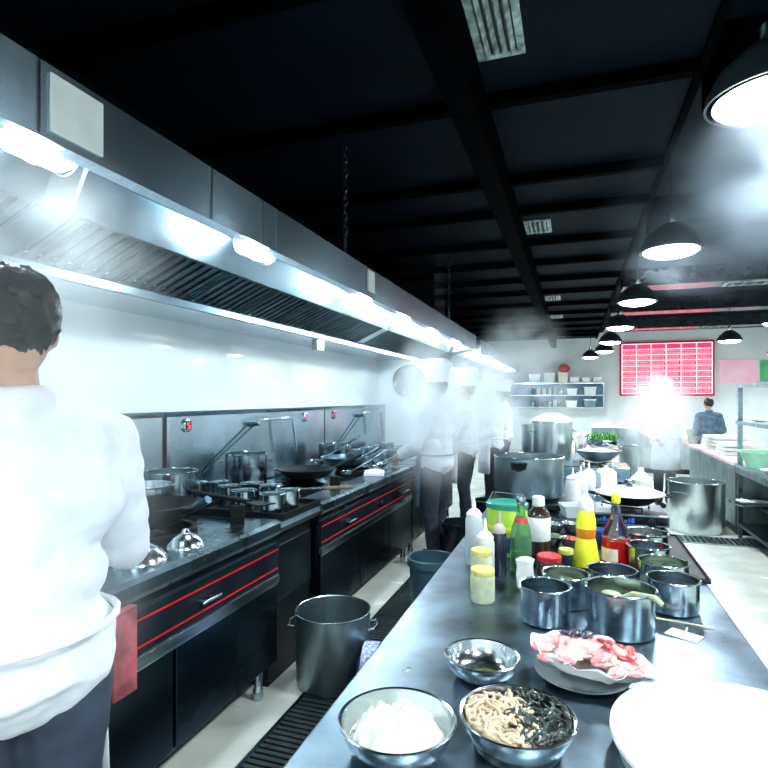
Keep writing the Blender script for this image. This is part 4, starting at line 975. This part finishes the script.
# ------------------------------------------------------------ people
def body_caps(sc, pose, grow=0, parts=('torso','arms','legs','head','hands')):
    m = MB(); g = grow
    def c_(a, ra, b_, rb): m.cap(a, ra+g, b_, rb+g, 16, 4)
    J = pose
    if 'torso' in parts:
        c_((-.07,0,.95),.12,(.07,0,.95),.12); c_((-.06,.0,1.10),.105,(.06,0,1.10),.105)
        c_((-.09,.0,1.27),.115,(.09,0,1.27),.115); c_((-.13,-.01,1.38),.07,(.13,-.01,1.38),.07)
        c_((0,.0,.95),.13,(0,0,1.3),.125)
    if 'neck' in parts or 'head' in parts: c_((0,-.01,1.40),.06,(0,.01,1.53),.052)
    if 'head' in parts:
        m.ell((0,.01,1.62),(.075,.095,.105), 24, 16); m.ell((0,.03,1.57),(.055,.07,.06), 20, 12)
        m.cap((0,.10,1.635),.009,(0,.118,1.60),.015, 10, 3)       # nose
        m.ell((0,.098,1.572),(.024,.010,.006), 12, 8); m.ell((0,.096,1.562),(.02,.010,.006), 12, 8)
        for s in (-1,1): m.ell((s*.078,.0,1.615),(.012,.022,.032), 12, 8); m.ell((s*.03,.088,1.652),(.018,.012,.006), 10, 6)
    for s, key in ((-1,'L'),(1,'R')):
        sh = Vector((s*.18, -.005, 1.38)); el = Vector(J['el'+key]); wr = Vector(J['wr'+key])
        if 'arms' in parts:
            c_(sh, .055, el, .042); c_(el, .041, wr, .028)
        if 'sleeves' in parts:
            c_(sh, .06, el, .05); c_(el, .049, el.lerp(wr, .8), .042)
        if 'hands' in parts:
            dr = (wr-el).normalized(); up = Vector((0,0,1)); sd = dr.cross(up).normalized(); up = sd.cross(dr)
            pc = wr+dr*.05; m.cap(wr, .024, pc+dr*.02, .026, 12, 3); m.cap(pc+sd*.022, .018, pc-sd*.022, .018, 12, 3)
            for i, (o_, l1) in enumerate(((-.03,.032),(-.01,.038),(.01,.036),(.03,.028))):
                b0 = pc+dr*.03+sd*o_; b1 = b0+dr*l1-up*.012; b2 = b1+dr*l1*.3-up*l1*.8; b3 = b2-dr*l1*.5-up*l1*.3
                m.cap(b0,.0105,b1,.0095,10,3); m.cap(b1,.0095,b2,.0088,10,3); m.cap(b2,.0088,b3,.008,10,3)
            th0 = wr+dr*.02-sd*s*.022; th1 = th0-sd*s*.03+dr*.03-up*.012; th2 = th1+dr*.028-up*.02+sd*s*.012
            m.cap(th0,.014,th1,.011,10,3); m.cap(th1,.011,th2,.009,10,3)
    if 'legs' in parts:
        for s in (-1,1):
            k = J.get('kn', .0); q = s*k
            c_((s*.09,0,.92),.092,(s*.105,.02+q*.5,.50),.06); c_((s*.105,.02+q*.5,.50),.058,(s*.11,-.01+q,.10),.042)
            if grow == 0: m.cap((s*.11,-.03+q,.045),.034,(s*.115,.15+q,.035),.03,12,4)
    return m
def remesh(o, vox, sm=4, disp=0):
    r = o.modifiers.new('remesh', 'REMESH'); r.mode = 'VOXEL'; r.voxel_size = vox; r.use_smooth_shade = True
    s_ = o.modifiers.new('smooth', 'SMOOTH'); s_.factor = .5; s_.iterations = sm
    if disp:
        tx = bpy.data.textures.new('folds', 'CLOUDS'); tx.noise_scale = .11
        d = o.modifiers.new('folds', 'DISPLACE'); d.texture = tx; d.strength = disp; d.mid_level = .5
def person(label, x, y, face, pose, h=1.72, coat=CLOTH, trou=DARKCL, hat=True, vox=.012, apron=None, hairc=HAIR, toque=.2):
    t = thing('person', label, 'person', (x, y, .003), face)
    t.scale = (h/1.74,)*3
    b = body_caps(1, pose).build('body', SKIN, t); remesh(b, min(vox, .007), 2)
    c = body_caps(1, pose, .016, ('torso','sleeves'))
    c.lathe([(.155,.91),(.160,.915),(.150,1.0),(.13,1.08)], 24, sx=1.15, sy=.98); c.lathe([(.085,1.40),(.074,1.45),(.070,1.50)], 20, (0,-.005,0))
    o = c.build('chef_coat' if coat is CLOTH else 'shirt', coat, t); remesh(o, vox, 5, .03)
    o = body_caps(1, pose, .016, ('legs',)).build('trousers', trou, t); remesh(o, vox, 3, .02)
    for s in (-1,1):
        q = s*pose.get('kn', 0)
        MB().cap((s*.11,-.045+q,.045),.042,(s*.117,.165+q,.042),.04,16,5).build('shoe', BLACK, t)
        MB().ell((s*.031,.094,1.637),(.012,.008,.009), 12, 8).build('eye', BLACKG, t)
    MB().ell((0,-.016,1.65),(.083,.096,.098), 48, 30, None, .10, 9).build('hair', hairc, t)
    if apron:
        m = MB(); pts = []
        n_ = 16
        for j, (z_, g_) in enumerate(((1.02,.0),(.92,.012),(.75,.022),(.55,.03))):
            for i in range(n_+1):
                a = PI*.08+PI*.84*i/n_; pts.append(((.185+g_)*math.cos(a)*1.05, (.165+g_)*math.sin(a)+.006*math.sin(i*2.3), z_))
        fs = [(j*(n_+1)+i, j*(n_+1)+i+1, (j+1)*(n_+1)+i+1, (j+1)*(n_+1)+i) for j in range(3) for i in range(n_)]
        o = m.add(pts, fs).build('apron', apron, t); sm_ = o.modifiers.new('thick', 'SOLIDIFY'); sm_.thickness = .006
        MB().tube([(.2*math.cos(a), .175*math.sin(a), 1.02) for a in [2*PI*i/24 for i in range(24)]], .008, 6, True).build('apron_string', apron, t)
    if hat:
        MB().lathe([(.092,.0),(.098,.004),(.096,.07),(.10,.085),(.125,toque*.7),(.13,toque*.9),(.11,toque*1.05),(.05,toque*1.1),(.0,toque*1.09)], 30, (0,-.008,1.675), sy=1.12).build('chef_hat', CLOTH, t)
    return t
P_cook = dict(elL=(-.27,.08,1.12), wrL=(-.2,.30,1.08), elR=(.27,.10,1.12), wrR=(.19,.33,1.12), kn=.05)
P_reach = dict(elL=(-.30,.02,1.12), wrL=(-.22,.25,1.0), elR=(.30,.14,1.18), wrR=(.26,.40,1.12), kn=.04)
P_down = dict(elL=(-.25,-.02,1.10), wrL=(-.20,.20,1.0), elR=(.25,-.02,1.10), wrR=(.18,.20,1.0), kn=.08)
# rz: facing +Y at 0, facing -X at 90 degrees
person('dark-haired cook in a white coat in the left foreground, seen from behind', -1.09, .83, math.radians(68), P_cook, 1.76, apron=CLOTH, vox=.009, trou=mat('dark_blue_trousers', (.03,.045,.075), 0, .9), hat=False)
person('cook in white coat and tall hat by the pillar, nearest of the far group', -1.17, 4.9, math.radians(70), P_reach, 1.70, apron=GREYCL)
person('second cook of the far group in white coat, standing just beyond the nearest one', -1.17, 6.35, math.radians(85), P_cook, 1.70, apron=CLOTH)
person('cook in white coat bending over the far range under the second hood', -1.0, 7.35, math.radians(100), P_reach, 1.66, apron=CLOTH)
person('farthest cook at the range line, small beside the grey hood', -1.05, 9.0, math.radians(80), P_down, 1.66)
person('haze-veiled cook in white coat standing right of the tables under the menu board', 1.2, 8.6, math.radians(-165), P_down, 1.62, apron=CLOTH)
person('person in slate-blue shirt bending at the far right counter', 2.15, 10.6, math.radians(10), P_down, 1.5, coat=GREYCL, hat=False)
solo('hanging_towel', MB().box((-.012,-.05,-.27),(.0,.05,0)).box((-.03,-.05,-.0),(.0,.05,.012)), mat('pink_towel', (.45,.10,.12), 0, .9, .3, 10, .3, 40), 'pinkish red towel hanging over the front ledge of the near range', 'towel', (-1.375, 1.44, .80), smooth=False, bevel=.004)

# ------------------------------------------------------------ steam
def steam(c, r, dens, label, rot=0, soft=1.0, ns=2.2, seed=0, tilt=0, col=(.93,.97,1), an=.1):
    m = bpy.data.materials.new('steam'); m.use_nodes = True; nt = m.node_tree; N = nt.nodes; L = nt.links
    for n_ in list(N): N.remove(n_)
    out = N.new('ShaderNodeOutputMaterial'); pv = N.new('ShaderNodeVolumePrincipled')
    pv.inputs['Color'].default_value = (*col, 1); pv.inputs['Anisotropy'].default_value = an
    tc = N.new('ShaderNodeTexCoord'); ln = N.new('ShaderNodeVectorMath'); ln.operation = 'LENGTH'
    L.new(tc.outputs['Object'], ln.inputs[0])
    mr = N.new('ShaderNodeMapRange'); mr.interpolation_type = 'SMOOTHSTEP'
    mr.inputs[1].default_value = 1.0; mr.inputs[2].default_value = .15; mr.inputs[3].default_value = 0; mr.inputs[4].default_value = 1
    L.new(ln.outputs['Value'], mr.inputs[0])
    nz = N.new('ShaderNodeTexNoise'); nz.inputs['Scale'].default_value = ns; nz.inputs['Detail'].default_value = 2.5
    mp = N.new('ShaderNodeMapping'); mp.inputs['Location'].default_value = (seed, seed*2, 0); L.new(tc.outputs['Object'], mp.inputs[0]); L.new(mp.outputs[0], nz.inputs['Vector'])
    m2 = N.new('ShaderNodeMapRange'); m2.inputs[1].default_value = .36; m2.inputs[2].default_value = .66; L.new(nz.outputs['Fac'], m2.inputs[0])
    mu = N.new('ShaderNodeMath'); mu.operation = 'MULTIPLY'; L.new(mr.outputs[0], mu.inputs[0]); L.new(m2.outputs[0], mu.inputs[1])
    m3 = N.new('ShaderNodeMath'); m3.operation = 'MULTIPLY'; m3.inputs[1].default_value = dens; L.new(mu.outputs[0], m3.inputs[0])
    L.new(m3.outputs[0], pv.inputs['Density']); L.new(pv.outputs[0], out.inputs['Volume'])
    o = MB().ell((0,0,0), (1,1,1), 24, 16).build('steam_cloud', m)
    o.location = c; o.scale = r; o.rotation_euler = (tilt, 0, rot)
    return tag(o, label, 'steam', kind='stuff')
steam((-1.14, .88, 1.42), (.42,.34,.80), 2.6, 'thick white haze added around the foreground cook at the left for motion blur', seed=1)  # added veil that softens the moving cook like motion blur
steam((-1.28, 1.12, 1.88), (.34,.36,.30), 1.6, 'white steam drifting up under the near hood above the foreground cook', seed=2)
steam((-1.15, 4.65, 1.35), (.55,.55,.75), 6.0, 'steam cloud thickened for motion blur around the cooks in front of the pillar', seed=3)  # made dense to blur the moving cooks
steam((-1.0, 6.4, 1.45), (.6,1.1,.75), 5.0, 'steam thickened for motion blur around the farther cooks below the second hood', seed=4)  # density raised so the cooks' outlines smear as if moving
steam((-.75, 8.3, 2.2), (.8,1.2,.7), 1.8, 'thin blue-grey steam rising past the end of the hood', seed=5)
steam((1.1, 8.2, 1.15), (.55,.5,.85), 5.5, 'dense haze added for motion blur around the cook beneath the menu board', seed=6)  # added veil in place of this cook's motion blur
steam((.85, 2.45, 2.36), (.55,.7,.42), .8, 'bluish haze drifting below the nearest pendant lamp at upper right', seed=7, col=(.72,.86,1))
steam((.95, 4.1, 2.7), (.9,.9,.6), .6, 'faint haze around the second pendant lamp', seed=8, col=(.72,.86,1))
steam((-.2, 5.6, 1.50), (.35,.4,.3), 1.2, 'steam rising from the tall stock pot', seed=9)
